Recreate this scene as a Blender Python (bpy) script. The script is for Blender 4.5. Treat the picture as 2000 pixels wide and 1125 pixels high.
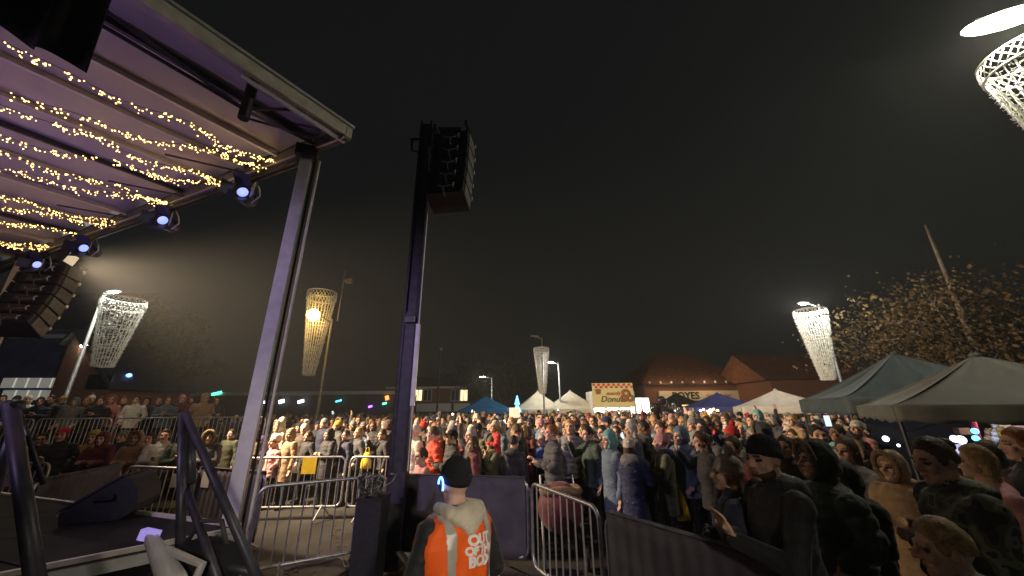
import bpy, bmesh, math, random
import numpy as np
from mathutils import Vector, Matrix, Euler, kdtree, noise
R = math.radians
random.seed(7); rng = np.random.default_rng(7)
for o in list(bpy.data.objects): bpy.data.objects.remove(o)
scene = bpy.context.scene
COL = scene.collection

# ------------------------------------------------------------------ camera
CAM_H, PITCH, ROLL, FPX = 2.0, R(18.6), R(0.5), 700.0      # ultra wide phone lens tilted up
cd = bpy.data.cameras.new('camera'); cam = bpy.data.objects.new('camera', cd); COL.objects.link(cam)
cd.sensor_width = 36; cd.lens = 36 * FPX / 2000; cd.clip_start = 0.05; cd.clip_end = 3000
_F = Vector((0, math.cos(PITCH), math.sin(PITCH))); _R0 = Vector((1, 0, 0)); _U0 = _R0.cross(_F)
_R = _R0 * math.cos(ROLL) - _U0 * math.sin(ROLL); _U = _U0 * math.cos(ROLL) + _R0 * math.sin(ROLL)
cam.matrix_world = Matrix(((_R.x, _U.x, -_F.x, 0), (_R.y, _U.y, -_F.y, 0), (_R.z, _U.z, -_F.z, CAM_H), (0, 0, 0, 1)))
scene.camera = cam
def at(u, v, y):            # point of the place seen at bearing (u, v) of the photograph, y metres ahead
    d = _F + _R * ((u - 1000) / FPX) - _U * ((v - 562.5) / FPX)
    return Vector((0, 0, CAM_H)) + d * (y / d.y)
def atz(u, v, z):           # the same, on the level z
    d = _F + _R * ((u - 1000) / FPX) - _U * ((v - 562.5) / FPX)
    return Vector((0, 0, CAM_H)) + d * ((z - CAM_H) / d.z)

# ------------------------------------------------------------------ world, exposure
w = bpy.data.worlds.new('World'); scene.world = w; w.use_nodes = True
wn = w.node_tree.nodes; bg = wn['Background']
bg.inputs[0].default_value = (0.78, 0.88, 0.84, 1); bg.inputs[1].default_value = 0.0072   # overcast town night
vs = scene.view_settings; vs.view_transform = 'Standard'; vs.look = 'None'; vs.gamma = 1; vs.exposure = 0.0
scene.render.engine = 'CYCLES'
cy = scene.cycles; cy.use_denoising = True; cy.max_bounces = 5; cy.diffuse_bounces = 2; cy.glossy_bounces = 2
cy.volume_bounces = 0; cy.transparent_max_bounces = 6; cy.caustics_reflective = False; cy.caustics_refractive = False
cy.use_light_tree = True; cy.sample_clamp_indirect = 3.0
HAZE = 0.0018

def light(kind, name, loc, power, color, parent=None, target=None, size=0.15, spot=None, blend=0.6, size_y=None):
    ld = bpy.data.lights.new(name, kind); ld.energy = power; ld.color = color
    if kind == 'AREA':
        ld.size = size
        if size_y: ld.shape = 'RECTANGLE'; ld.size_y = size_y
    else: ld.shadow_soft_size = size
    if kind == 'SPOT': ld.spot_size = R(spot); ld.spot_blend = blend
    o = bpy.data.objects.new(name, ld); COL.objects.link(o)
    o.location = loc
    if target is not None: o.rotation_euler = (Vector(target) - Vector(loc)).to_track_quat('-Z', 'Y').to_euler()
    if parent: o.parent = parent; o.location = Vector(loc) - parent.location
    return o

# ------------------------------------------------------------------ materials
M = {}
def mat(name, col, rough=0.7, metal=0.0, var=0.18, scale=6.0, bump=0.0, bscale=40.0, emit=None, estr=0.0, spec=0.4, sheen=0.0):
    m = bpy.data.materials.new(name); m.use_nodes = True; nt = m.node_tree; b = nt.nodes['Principled BSDF']
    b.inputs['Roughness'].default_value = rough; b.inputs['Metallic'].default_value = metal
    b.inputs['Specular IOR Level'].default_value = spec
    if sheen: b.inputs['Sheen Weight'].default_value = sheen
    tc = nt.nodes.new('ShaderNodeTexCoord')
    if var > 0:
        n = nt.nodes.new('ShaderNodeTexNoise'); n.inputs['Scale'].default_value = scale; n.inputs['Detail'].default_value = 5
        nt.links.new(tc.outputs['Object'], n.inputs['Vector'])
        r = nt.nodes.new('ShaderNodeValToRGB'); r.color_ramp.elements[0].position = 0.3; r.color_ramp.elements[1].position = 0.72
        r.color_ramp.elements[0].color = [c * (1 - var) for c in col[:3]] + [1]
        r.color_ramp.elements[1].color = [min(1, c * (1 + var)) for c in col[:3]] + [1]
        nt.links.new(n.outputs['Fac'], r.inputs['Fac']); nt.links.new(r.outputs['Color'], b.inputs['Base Color'])
    else: b.inputs['Base Color'].default_value = list(col[:3]) + [1]
    if bump > 0:
        n2 = nt.nodes.new('ShaderNodeTexNoise'); n2.inputs['Scale'].default_value = bscale; n2.inputs['Detail'].default_value = 4
        nt.links.new(tc.outputs['Object'], n2.inputs['Vector'])
        bp = nt.nodes.new('ShaderNodeBump'); bp.inputs['Strength'].default_value = bump; bp.inputs['Distance'].default_value = 0.02
        nt.links.new(n2.outputs['Fac'], bp.inputs['Height']); nt.links.new(bp.outputs['Normal'], b.inputs['Normal'])
    if emit: b.inputs['Emission Color'].default_value = list(emit) + [1]; b.inputs['Emission Strength'].default_value = estr
    M[name] = m; return m
def glow(name, col, strength, sampled=False):
    m = mat(name, (0.8, 0.8, 0.8), 0.5, var=0, emit=col, estr=strength)
    m.cycles.emission_sampling = 'AUTO' if sampled else 'NONE'
    return m
def ramp_mat(name, cols, scale, rough=0.8, kind='noise', obj=True):
    m = bpy.data.materials.new(name); m.use_nodes = True; nt = m.node_tree; b = nt.nodes['Principled BSDF']
    b.inputs['Roughness'].default_value = rough
    tc = nt.nodes.new('ShaderNodeTexCoord')
    if kind == 'noise':
        n = nt.nodes.new('ShaderNodeTexNoise'); n.inputs['Scale'].default_value = scale; n.inputs['Detail'].default_value = 2; out = n.outputs['Fac']
    else:
        n = nt.nodes.new('ShaderNodeTexVoronoi'); n.inputs['Scale'].default_value = scale; out = n.outputs['Distance']
    nt.links.new(tc.outputs['Object'], n.inputs['Vector'])
    r = nt.nodes.new('ShaderNodeValToRGB'); r.color_ramp.interpolation = 'CONSTANT'
    el = r.color_ramp.elements
    for i, (p, c) in enumerate(cols):
        e = el[i] if i < 2 else el.new(p)
        e.position = p; e.color = list(c) + [1]
    nt.links.new(out, r.inputs['Fac']); nt.links.new(r.outputs['Color'], b.inputs['Base Color'])
    M[name] = m; return m
def brick_mat(name, c1, c2, mortar, scale):
    m = bpy.data.materials.new(name); m.use_nodes = True; nt = m.node_tree; b = nt.nodes['Principled BSDF']
    b.inputs['Roughness'].default_value = 0.9
    tc = nt.nodes.new('ShaderNodeTexCoord'); mp = nt.nodes.new('ShaderNodeMapping'); mp.inputs['Rotation'].default_value = (R(90), 0, 0)
    nt.links.new(tc.outputs['Object'], mp.inputs['Vector'])
    bt = nt.nodes.new('ShaderNodeTexBrick'); bt.inputs['Scale'].default_value = scale
    bt.inputs['Color1'].default_value = list(c1) + [1]; bt.inputs['Color2'].default_value = list(c2) + [1]; bt.inputs['Mortar'].default_value = list(mortar) + [1]
    nt.links.new(mp.outputs['Vector'], bt.inputs['Vector']); nt.links.new(bt.outputs['Color'], b.inputs['Base Color'])
    M[name] = m; return m

mat('asphalt', (0.050, 0.047, 0.043), 0.62, var=0.45, scale=1.3, bump=0.5, bscale=60)
mat('turf', (0.045, 0.055, 0.025), 0.95, var=0.4, scale=2.5, bump=0.8, bscale=30)
mat('paving', (0.12, 0.11, 0.10), 0.8, var=0.25, scale=2, bump=0.3, bscale=40)
mat('galv', (0.50, 0.50, 0.50), 0.38, 0.75, var=0.25, scale=14)
mat('alu', (0.68, 0.67, 0.66), 0.42, 0.35, var=0.12, scale=9)
mat('cream_metal', (0.62, 0.58, 0.48), 0.5, 0.1, var=0.2, scale=8)
mat('black_metal', (0.028, 0.028, 0.032), 0.5, 0.3, var=0.3, scale=12)
mat('navy_metal', (0.060, 0.056, 0.070), 0.45, 0.35, var=0.3, scale=10)
mat('black_box', (0.022, 0.022, 0.023), 0.75, var=0.3, scale=20, bump=0.3, bscale=150)
mat('grey_box', (0.16, 0.16, 0.145), 0.65, var=0.25, scale=12, bump=0.15, bscale=90)
mat('roof_sheet', (0.50, 0.48, 0.50), 0.55, var=0.12, scale=1.6, bump=0.12, bscale=7)
mat('rib', (0.62, 0.60, 0.60), 0.45, 0.2, var=0.1, scale=8)
mat('dark_rib', (0.06, 0.055, 0.07), 0.5, 0.3, var=0.2, scale=8)
mat('deck', (0.016, 0.015, 0.0135), 0.8, var=0.45, scale=2.2, bump=0.2, bscale=50, spec=.2)
mat('drape', (0.012, 0.012, 0.013), 0.95, var=0.3, scale=5)
mat('scrim', (0.095, 0.085, 0.098), 0.8, var=0.3, scale=4, bump=0.3, bscale=220)
mat('wire', (0.05, 0.05, 0.05), 0.6, var=0)
mat('white_net', (0.75, 0.75, 0.70), 0.5, var=0.15, scale=20)
mat('post_paint', (0.20, 0.20, 0.20), 0.5, 0.2, var=0.2, scale=5)
mat('paper', (0.75, 0.70, 0.66), 0.8, var=0.1)
mat('yellow_plastic', (0.80, 0.55, 0.03), 0.5, var=0.15, scale=10)
mat('leaf_autumn', (0.095, 0.060, 0.024), 0.9, var=0.5, scale=3)
mat('leaf_dark', (0.05, 0.065, 0.025), 0.85, var=0.5, scale=3)
mat('bark', (0.16, 0.12, 0.08), 0.9, var=0.4, scale=7, bump=0.6, bscale=22)
mat('roof_tile', (0.18, 0.075, 0.045), 0.85, var=0.35, scale=3.0, bump=0.5, bscale=14)
brick_mat('brick', (0.24, 0.09, 0.05), (0.19, 0.07, 0.04), (0.22, 0.19, 0.16), 4.5)
mat('sign_cream', (0.72, 0.66, 0.50), 0.6, var=0.08, scale=3)
mat('blue_wall', (0.05, 0.07, 0.20), 0.8, var=0.25, scale=2)
mat('dark_slate', (0.05, 0.05, 0.06), 0.8, var=0.3, scale=3)
mat('white_paint', (0.72, 0.70, 0.66), 0.6, var=0.1, scale=4)
mat('glass_dark', (0.02, 0.025, 0.03), 0.08, var=0)
mat('letter_black', (0.02, 0.02, 0.02), 0.5, var=0)
mat('letter_red', (0.45, 0.06, 0.04), 0.5, var=0)
mat('letter_white', (0.85, 0.83, 0.80), 0.6, var=0)
mat('gingham_red', (0.62, 0.08, 0.07), 0.6, var=0.1)
mat('donut_brown', (0.35, 0.15, 0.06), 0.6, var=0.2, scale=12)
mat('stall_yellow', (0.78, 0.70, 0.34), 0.6, var=0.06)
for n, c in (('canvas_blue', (0.03, 0.18, 0.42)), ('canvas_cream', (0.62, 0.58, 0.47)), ('canvas_navy', (0.05, 0.06, 0.22)), ('canvas_teal', (0.036, 0.052, 0.062)),
             ('canvas_black', (0.082, 0.086, 0.078)), ('canvas_white', (0.60, 0.57, 0.53)), ('canvas_soot', (0.02, 0.018, 0.016))):
    mat(n, c, 0.75, var=0.15, scale=2.5, bump=0.25, bscale=9)
# people
mat('skin_fair', (0.58, 0.36, 0.26), 0.62, var=0.16, scale=18, spec=.25); mat('skin_tan', (0.44, 0.26, 0.17), 0.62, var=0.16, scale=18, spec=.25); mat('skin_deep', (0.20, 0.11, 0.07), 0.5, var=0.12, scale=18)
mat('eye', (0.03, 0.022, 0.02), 0.2, var=0); mat('lip', (0.38, 0.15, 0.12), 0.45, var=0)
mat('shoe', (0.035, 0.033, 0.032), 0.6, var=0.2)
COATS = [('black', (0.016, 0.016, 0.018)), ('charcoal', (0.045, 0.045, 0.048)), ('navy', (0.018, 0.022, 0.055)), ('dark brown', (0.055, 0.032, 0.022)),
         ('olive', (0.075, 0.080, 0.040)), ('grey', (0.17, 0.17, 0.17)), ('maroon', (0.12, 0.018, 0.022)), ('cream', (0.58, 0.52, 0.40)), ('tan', (0.34, 0.22, 0.12)),
         ('red', (0.50, 0.022, 0.018)), ('orange red', (0.62, 0.060, 0.015)), ('pink', (0.58, 0.26, 0.26)), ('teal', (0.14, 0.34, 0.34)), ('blue', (0.025, 0.06, 0.20)),
         ('purple', (0.07, 0.03, 0.12)), ('white', (0.66, 0.65, 0.62)), ('slate blue', (0.10, 0.14, 0.19)), ('dark green', (0.022, 0.042, 0.028)), ('mustard', (0.40, 0.24, 0.03))]
for n, c in COATS: mat('coat_' + n, c, 0.72, var=0.28, scale=7, bump=0.45, bscale=24, sheen=0.15)
COATW = dict(zip([c[0] for c in COATS], [24, 17, 14, 9, 6, 7, 3, 3, 5, 1.2, .5, 2, .6, 3, 1, 1.6, 3, 4, .8]))
for n, c in (('black', (0.014, 0.014, 0.015)), ('denim', (0.05, 0.07, 0.12)), ('grey', (0.09, 0.09, 0.09)), ('beige', (0.36, 0.29, 0.19))): mat('trouser_' + n, c, 0.85, var=0.25, scale=10, bump=0.3, bscale=30)
for n, c in (('black', (0.012, 0.010, 0.009)), ('brown', (0.055, 0.028, 0.013)), ('blond', (0.34, 0.21, 0.085)), ('ginger', (0.22, 0.075, 0.02)), ('grey', (0.30, 0.29, 0.27))): mat('hair_' + n, c, 0.55, var=0.45, scale=30, bump=0.5, bscale=90)
for n, c in (('black', (0.012, 0.012, 0.015)), ('cream', (0.60, 0.53, 0.43)), ('grey', (0.20, 0.20, 0.20)), ('red', (0.48, 0.03, 0.03)), ('navy', (0.02, 0.025, 0.07)), ('mustard', (0.45, 0.27, 0.04)), ('pink', (0.50, 0.24, 0.26)), ('white', (0.66, 0.64, 0.6))): mat('knit_' + n, c, 0.9, var=0.2, scale=20, bump=0.7, bscale=110)
mat('fur', (0.24, 0.16, 0.09), 0.9, var=0.5, scale=40, bump=0.8, bscale=120)
ramp_mat('camo', [(0.0, (0.02, 0.022, 0.02)), (0.44, (0.075, 0.08, 0.05)), (0.53, (0.17, 0.17, 0.12)), (0.60, (0.03, 0.035, 0.028))], 9)
ramp_mat('floral', [(0.0, (0.22, 0.24, 0.28)), (0.13, (0.02, 0.028, 0.07)), (0.6, (0.03, 0.04, 0.09))], 16, kind='vor')
mat('vest_orange', (0.95, 0.13, 0.008), 0.65, var=0.08, scale=5, bump=0.35, bscale=12, emit=None)
mat('reflective', (0.42, 0.40, 0.34), 0.4, 0.1, var=0.1)

# ------------------------------------------------------------------ mesh builder
class MB:
    def __init__(s): s.v = []; s.f = []; s.m = []; s.k = 0
    def add(s, vs, fs, mi=None):
        o = len(s.v); s.v += [tuple(p) for p in vs]; s.f += [tuple(i + o for i in f) for f in fs]; s.m += [s.k if mi is None else mi] * len(fs); return s
    def box(s, c, d, rot=None):
        x, y, z = (q / 2 for q in d)
        P = [Vector(p) for p in ((-x, -y, -z), (x, -y, -z), (x, y, -z), (-x, y, -z), (-x, -y, z), (x, -y, z), (x, y, z), (-x, y, z))]
        if rot is not None: P = [rot @ p for p in P]
        c = Vector(c)
        return s.add([p + c for p in P], [(0, 3, 2, 1), (4, 5, 6, 7), (0, 1, 5, 4), (1, 2, 6, 5), (2, 3, 7, 6), (3, 0, 4, 7)])
    def bar(s, a, b, wd, ht):          # box from a to b
        a, b = Vector(a), Vector(b); d = b - a; L = d.length
        q = d.to_track_quat('X', 'Z').to_matrix()
        return s.box((a + b) / 2, (L, wd, ht), q)
    def tube(s, pts, r, n=8, cap=True):
        pts = [Vector(p) for p in pts]; rs = r if isinstance(r, (list, tuple)) else [r] * len(pts)
        t0 = (pts[1] - pts[0]).normalized(); ref = Vector((0, 0, 1)) if abs(t0.z) < 0.9 else Vector((1, 0, 0))
        V = []
        for i, p in enumerate(pts):
            t = (pts[min(i + 1, len(pts) - 1)] - pts[max(i - 1, 0)]).normalized()
            x = ref - t * ref.dot(t); x.normalize(); y = t.cross(x); ref = x
            V += [p + (x * math.cos(2 * math.pi * k / n) + y * math.sin(2 * math.pi * k / n)) * rs[i] for k in range(n)]
        Fc = [(i * n + k, i * n + (k + 1) % n, (i + 1) * n + (k + 1) % n, (i + 1) * n + k) for i in range(len(pts) - 1) for k in range(n)]
        if cap: Fc += [tuple(range(n))[::-1], tuple(range((len(pts) - 1) * n, len(pts) * n))]
        return s.add(V, Fc)
    def lathe(s, prof, n=20, c=(0, 0, 0), sx=1, sy=1, rot=None, jig=0):
        V = []
        for r, z in prof:
            for k in range(n):
                a = 2 * math.pi * k / n; j = 1 + random.uniform(-jig, jig)
                p = Vector((r * j * math.cos(a) * sx, r * j * math.sin(a) * sy, z))
                V.append((rot @ p if rot is not None else p) + Vector(c))
        m = len(prof)
        Fc = [(i * n + k, i * n + (k + 1) % n, (i + 1) * n + (k + 1) % n, (i + 1) * n + k) for i in range(m - 1) for k in range(n)]
        Fc += [tuple(range(n))[::-1], tuple(range((m - 1) * n, m * n))]
        return s.add(V, Fc)
    def ball(s, c, r, nu=12, nv=8, rot=None, jig=0):
        r = r if isinstance(r, (tuple, list)) else (r, r, r)
        V = [Vector((0, 0, -r[2]))]
        for i in range(1, nv):
            ph = -math.pi / 2 + math.pi * i / nv
            for k in range(nu):
                a = 2 * math.pi * k / nu; j = 1 + random.uniform(-jig, jig)
                V.append(Vector((r[0] * math.cos(ph) * math.cos(a), r[1] * math.cos(ph) * math.sin(a), r[2] * math.sin(ph))) * j)
        V.append(Vector((0, 0, r[2]))); c = Vector(c)
        V = [(rot @ p if rot is not None else p) + c for p in V]
        Fc = [(0, 1 + (k + 1) % nu, 1 + k) for k in range(nu)]
        for i in range(nv - 2):
            b = 1 + i * nu
            Fc += [(b + k, b + (k + 1) % nu, b + nu + (k + 1) % nu, b + nu + k) for k in range(nu)]
        b = 1 + (nv - 2) * nu; Fc += [(b + k, b + (k + 1) % nu, len(V) - 1) for k in range(nu)]
        return s.add(V, Fc)
    def prism(s, poly, h):      # poly: list of 3d points, h: Vector offset
        n = len(poly); h = Vector(h); P = [Vector(p) for p in poly]
        return s.add(P + [p + h for p in P], [tuple(range(n))[::-1], tuple(range(n, 2 * n))] + [(k, (k + 1) % n, n + (k + 1) % n, n + k) for k in range(n)])
    def sheet(s, fn, nu, nv, th):   # fn(u,v)->point, thickened
        P = [[Vector(fn(i / nu, j / nv)) for i in range(nu + 1)] for j in range(nv + 1)]
        n = (P[0][-1] - P[0][0]).cross(P[-1][0] - P[0][0]).normalized() * th
        A = [p for row in P for p in row]; q = len(A); W = nu + 1
        Fc = [(j * W + i, j * W + i + 1, (j + 1) * W + i + 1, (j + 1) * W + i) for j in range(nv) for i in range(nu)]
        Fb = [tuple(q + k for k in f[::-1]) for f in Fc]
        rim = [i for i in range(W)] + [j * W + nu for j in range(1, nv + 1)] + [nv * W + i for i in range(nu - 1, -1, -1)] + [j * W for j in range(nv - 1, 0, -1)]
        Fr = [(rim[k], q + rim[k], q + rim[(k + 1) % len(rim)], rim[(k + 1) % len(rim)]) for k in range(len(rim))]
        return s.add(A + [p + n for p in A], Fc + Fb + Fr)
    def mesh(s, name, mats=None, smooth=False, origin=(0, 0, 0)):
        me = bpy.data.meshes.new(name); o = Vector(origin)
        me.from_pydata([tuple(Vector(p) - o) for p in s.v], [], s.f)
        if mats is not None:
            for m in (mats if isinstance(mats, (list, tuple)) else [mats]): me.materials.append(M[m] if isinstance(m, str) else m)
        if any(s.m): me.polygons.foreach_set('material_index', s.m)
        if smooth: me.polygons.foreach_set('use_smooth', [True] * len(s.f))
        me.update(); return me
    def build(s, name, mats, parent=None, smooth=False, origin=None):
        org = origin if origin is not None else (parent['_o'] if parent is not None and '_o' in parent else (0, 0, 0))
        return put(name, s.mesh(name, mats, smooth, org), parent, (0, 0, 0) if parent is not None else org)
def put(name, me, parent=None, loc=(0, 0, 0), rot=(0, 0, 0), scale=(1, 1, 1)):
    o = bpy.data.objects.new(name, me); COL.objects.link(o); o.location = loc; o.rotation_euler = rot; o.scale = scale
    if parent is not None: o.parent = parent
    return o
def tag(o, label, cat, group=None):
    o['label'] = label; o['category'] = cat
    if group: o['group'] = group
    return o
def thing(name, label, cat, loc=(0, 0, 0), group=None):
    o = bpy.data.objects.new(name, None); COL.objects.link(o); o.location = loc; o.empty_display_size = 0.2
    o['_o'] = tuple(loc); return tag(o, label, cat, group)
def struct(o, kind='structure'): o['kind'] = kind; return o
def text_mesh(txt, size, extr=0.004, shear=0.0, bold=0.0, spacing=1.0):
    cu = bpy.data.curves.new('txt', 'FONT'); cu.body = txt; cu.size = size; cu.extrude = extr; cu.align_x = 'CENTER'; cu.align_y = 'CENTER'
    cu.shear = shear; cu.offset = bold; cu.space_character = spacing; cu.resolution_u = 3
    ob = bpy.data.objects.new('txt', cu); COL.objects.link(ob); dg = bpy.context.evaluated_depsgraph_get()
    me = bpy.data.meshes.new_from_object(ob.evaluated_get(dg)); bpy.data.objects.remove(ob); bpy.data.curves.remove(cu)
    return me

# ------------------------------------------------------------------ ground and sky setting
g = MB(); g.sheet(lambda u, v: (-260 + 520 * u, -60 + 520 * v, 0), 1, 1, -0.3)
struct(g.build('ground', 'asphalt'))
# raised terrace where the audience sits and stands beside the stage
TERR1, TERR2 = 0.34, 0.72
s1 = MB(); s1.prism([(-26, 7.0, 0.004), (-6.2, 7.4, 0.004), (-5.6, 10.6, 0.004), (-26, 10.6, 0.004)], (0, 0, TERR1)); struct(s1.build('terrace_bank', 'turf'))
s2 = MB(); s2.prism([(-30, 10.6, 0.004), (-6.0, 10.6, 0.004), (-7.5, 17, 0.004), (-30, 17, 0.004)], (0, 0, TERR2)); struct(s2.build('terrace_path', 'paving'))

# ------------------------------------------------------------------ stage canopy
A0 = atz(675, 266, 5.5); A0.z = 5.5
e1 = (atz(0, 522, 5.5) - A0); e1.z = 0; e1.normalize()
e2 = (atz(265, -2, 5.5) - A0); e2.z = 0; e2.normalize()
def rp(t, s, z=0): return A0 + e1 * t + e2 * s + Vector((0, 0, z))
canopy = thing('stage_canopy', 'white sheeted stage roof on metal posts lit purple from below', 'stage roof', (A0.x, A0.y, 0))
RIBS = [0.0, 0.55, 1.25, 2.0, 2.8, 3.6, 4.5, 5.4, 6.4, 7.4, 8.4, 9.4, 10.4, 11.6]
for k in range(len(RIBS) - 1):
    a, b = RIBS[k] + 0.02, RIBS[k + 1] - 0.02
    mb = MB(); mb.sheet(lambda u, v: rp(a + (b - a) * u, 0.06 + 5.6 * v, 0.10 + 0.035 * math.sin(math.pi * u) + 0.012 * math.sin(9 * v + k)), 6, 16, -0.012)
    mb.build('roof_panel', 'roof_sheet', canopy, smooth=True)
    mb = MB(); mb.bar(rp(RIBS[k + 1], 0.08, 0.055), rp(RIBS[k + 1], 5.6, 0.055), 0.045, 0.075); mb.build('rib', 'dark_rib' if k in (0, 4, 8) else 'rib', canopy)
mb = MB(); mb.bar(rp(-0.02, -0.05, 0.05), rp(-0.02, 5.7, 0.05), 0.07, 0.16); mb.build('side_beam', 'cream_metal', canopy)
mb = MB(); mb.bar(rp(0.03, 1.2, -0.07), rp(0.03, -0.02, -0.07), 0.03, 0.05); mb.bar(rp(-0.07, 5.6, 0.15), rp(-0.07, -0.05, 0.15), 0.03, 0.03); mb.build('side_trim', 'alu', canopy)
mb = MB(); mb.bar(rp(-0.05, 0, 0.02), rp(11.6, 0, 0.02), 0.09, 0.17); mb.build('front_beam', 'grey_box', canopy)
mb = MB(); mb.bar(rp(-0.05, 0.055, -0.075), rp(11.6, 0.055, -0.075), 0.018, 0.022); mb.build('front_trim', 'alu', canopy)
mb = MB(); mb.tube([rp(0.5, 0.0, -0.16), rp(11.4, 0.0, -0.16)], 0.05, 10); mb.build('lighting_bar', 'black_metal', canopy)
for t in (0.7, 2.3, 4.0, 6.0, 8.0, 10.0):
    mb = MB(); mb.bar(rp(t, 0, -0.02), rp(t, 0, -0.2), 0.05, 0.03); mb.build('bar_clamp', 'alu', canopy)
mb = MB(); mb.tube([rp(0.22, 1.0, 0.12), rp(0.22, 1.0, -0.42)], 0.055, 10); mb.build('bracket', 'black_metal', canopy)
for p, q in ((rp(0.22, 1.0, -0.3), rp(0.1, 3.6, 0.02)), (rp(0.22, 1.0, -0.3), rp(0.55, 4.2, 0.0)), (rp(0.22, 1.0, -0.3), rp(0.5, 0.05, 0.0)), (rp(0.22, 1.0, -0.28), rp(0.02, 0.55, 0.0))):
    mb = MB(); mb.tube([p, q], 0.02, 8); mb.build('brace', 'dark_rib', canopy)
for t in (0.25, 2.0, 3.6, 5.4):
    mb = MB(); mb.tube([rp(t, 0.02, -0.02), rp(t + 0.55, 0.75, 0.02)], 0.016, 8); mb.build('brace', 'dark_rib', canopy)
for t, w_ in ((0.62, 0.13), (9.7, 0.2)):
    base = rp(t, 0.05); base.z = 0.0
    mb = MB(); mb.box((base.x, base.y, 2.68), (w_, w_, 5.36), Matrix.Rotation(R(25), 3, 'Z')); mb.build('post', 'alu', canopy)
    for sx in (0.085, 0.15):
        c = base + Vector((sx, 0.06, 0)); mb = MB(); mb.tube([(c.x, c.y, 0.02), (c.x, c.y, 5.3)], 0.013 if sx < .1 else 0.018, 8); mb.build('guide_rail', 'cream_metal' if sx > .1 else 'black_metal', canopy)
    mb = MB(); mb.box((base.x, base.y, 5.36), (0.26, 0.26, 0.16), Matrix.Rotation(R(25), 3, 'Z')); mb.build('post_head', 'black_metal', canopy)
# black cloth pulled up over the wing
d0, d1, d2 = at(212, -60, 1.9), at(166, 140, 1.9), at(-160, -10, 1.9)
def drape_fn(u, v):
    top = Vector((d0.x + (d2.x - d0.x) * u, 1.9 - 0.2 * u, 6.2)); bot = Vector((d1.x + (d2.x - d1.x) * u, 1.9 - 0.2 * u, d1.z + (d2.z - d1.z) * u))
    p = bot.lerp(top, v); p.y += 0.05 * math.sin(u * 26) * (1 - 0.4 * v); p.z += 0.02 * math.sin(u * 19) * (1 - v); return p
mb = MB(); mb.sheet(drape_fn, 60, 10, 0.012); tag(mb.build('stage_drape', 'drape', smooth=True, origin=(d1.x, 1.9, d1.z)), 'black cloth drape hanging under the stage roof side', 'drape')

# string lights strung under the roof from back to front
glow('bulb', (1.0, 0.60, 0.16), 6.0)
oct_v = [(1, 0, 0), (-1, 0, 0), (0, 1, 0), (0, -1, 0), (0, 0, 1), (0, 0, -1)]; oct_f = [(0, 2, 4), (2, 1, 4), (1, 3, 4), (3, 0, 4), (2, 0, 5), (1, 2, 5), (3, 1, 5), (0, 3, 5)]
STR = [((525, 312), 0.2, 0.10), ((525, 312), 1.1, 0.34), ((420, 352), 0.25, 0.10), ((420, 352), 1.3, 0.26), ((325, 390), 0.2, 0.14), ((325, 390), 1.1, 0.22), ((215, 432), 0.3, 0.12), ((215, 432), 1.3, 0.2), ((150, 456), 0.4, 0.12), ((85, 482), 0.2, 0.12), ((85, 482), 1.4, 0.16)]
ordn = ['first', 'second', 'third', 'fourth', 'fifth', 'sixth', 'seventh', 'eighth', 'ninth', 'tenth', 'eleventh']
for i, ((u_, v_), dt, sag) in enumerate(STR):
    F0 = atz(u_, v_, 5.36); tt = (F0 - A0).dot(e1) + (0.15 if dt > .5 else 0)
    a = rp(tt, 0.16, -0.10); b = rp(tt + dt * 0.9, 5.0, -0.10)
    th = thing('string_light', 'warm fairy light strand under the purple roof, %s from the roof corner' % ordn[i], 'string light', tuple(a), 'fairy light strands under the roof')
    N = 120; P = []
    for k in range(N + 1):
        f = k / N; p = a.lerp(b, f) + Vector((0, 0, -sag * 4 * f * (1 - f) - 0.05 * math.sin(f * 17 + i) ** 2)) + e1 * (0.06 * math.sin(f * 23 + i * 2)); P.append(p)
    mb = MB(); mb.tube(P, 0.004, 4); mb.build('cable', 'wire', th)
    mb = MB()
    for k in range(int(N * 2.3)):
        f = random.random() ** 1.25; p = P[min(N, int(f * N))]
        q = p + Vector((random.gauss(0, .028), random.gauss(0, .028), -abs(random.gauss(0, .035)))); r = random.uniform(0.0065, 0.0125)
        mb.add([Vector(v) * r + q for v in oct_v], oct_f)
    ob = mb.build('bulb_cluster', 'bulb', th); ob['kind'] = 'stuff'

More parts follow.
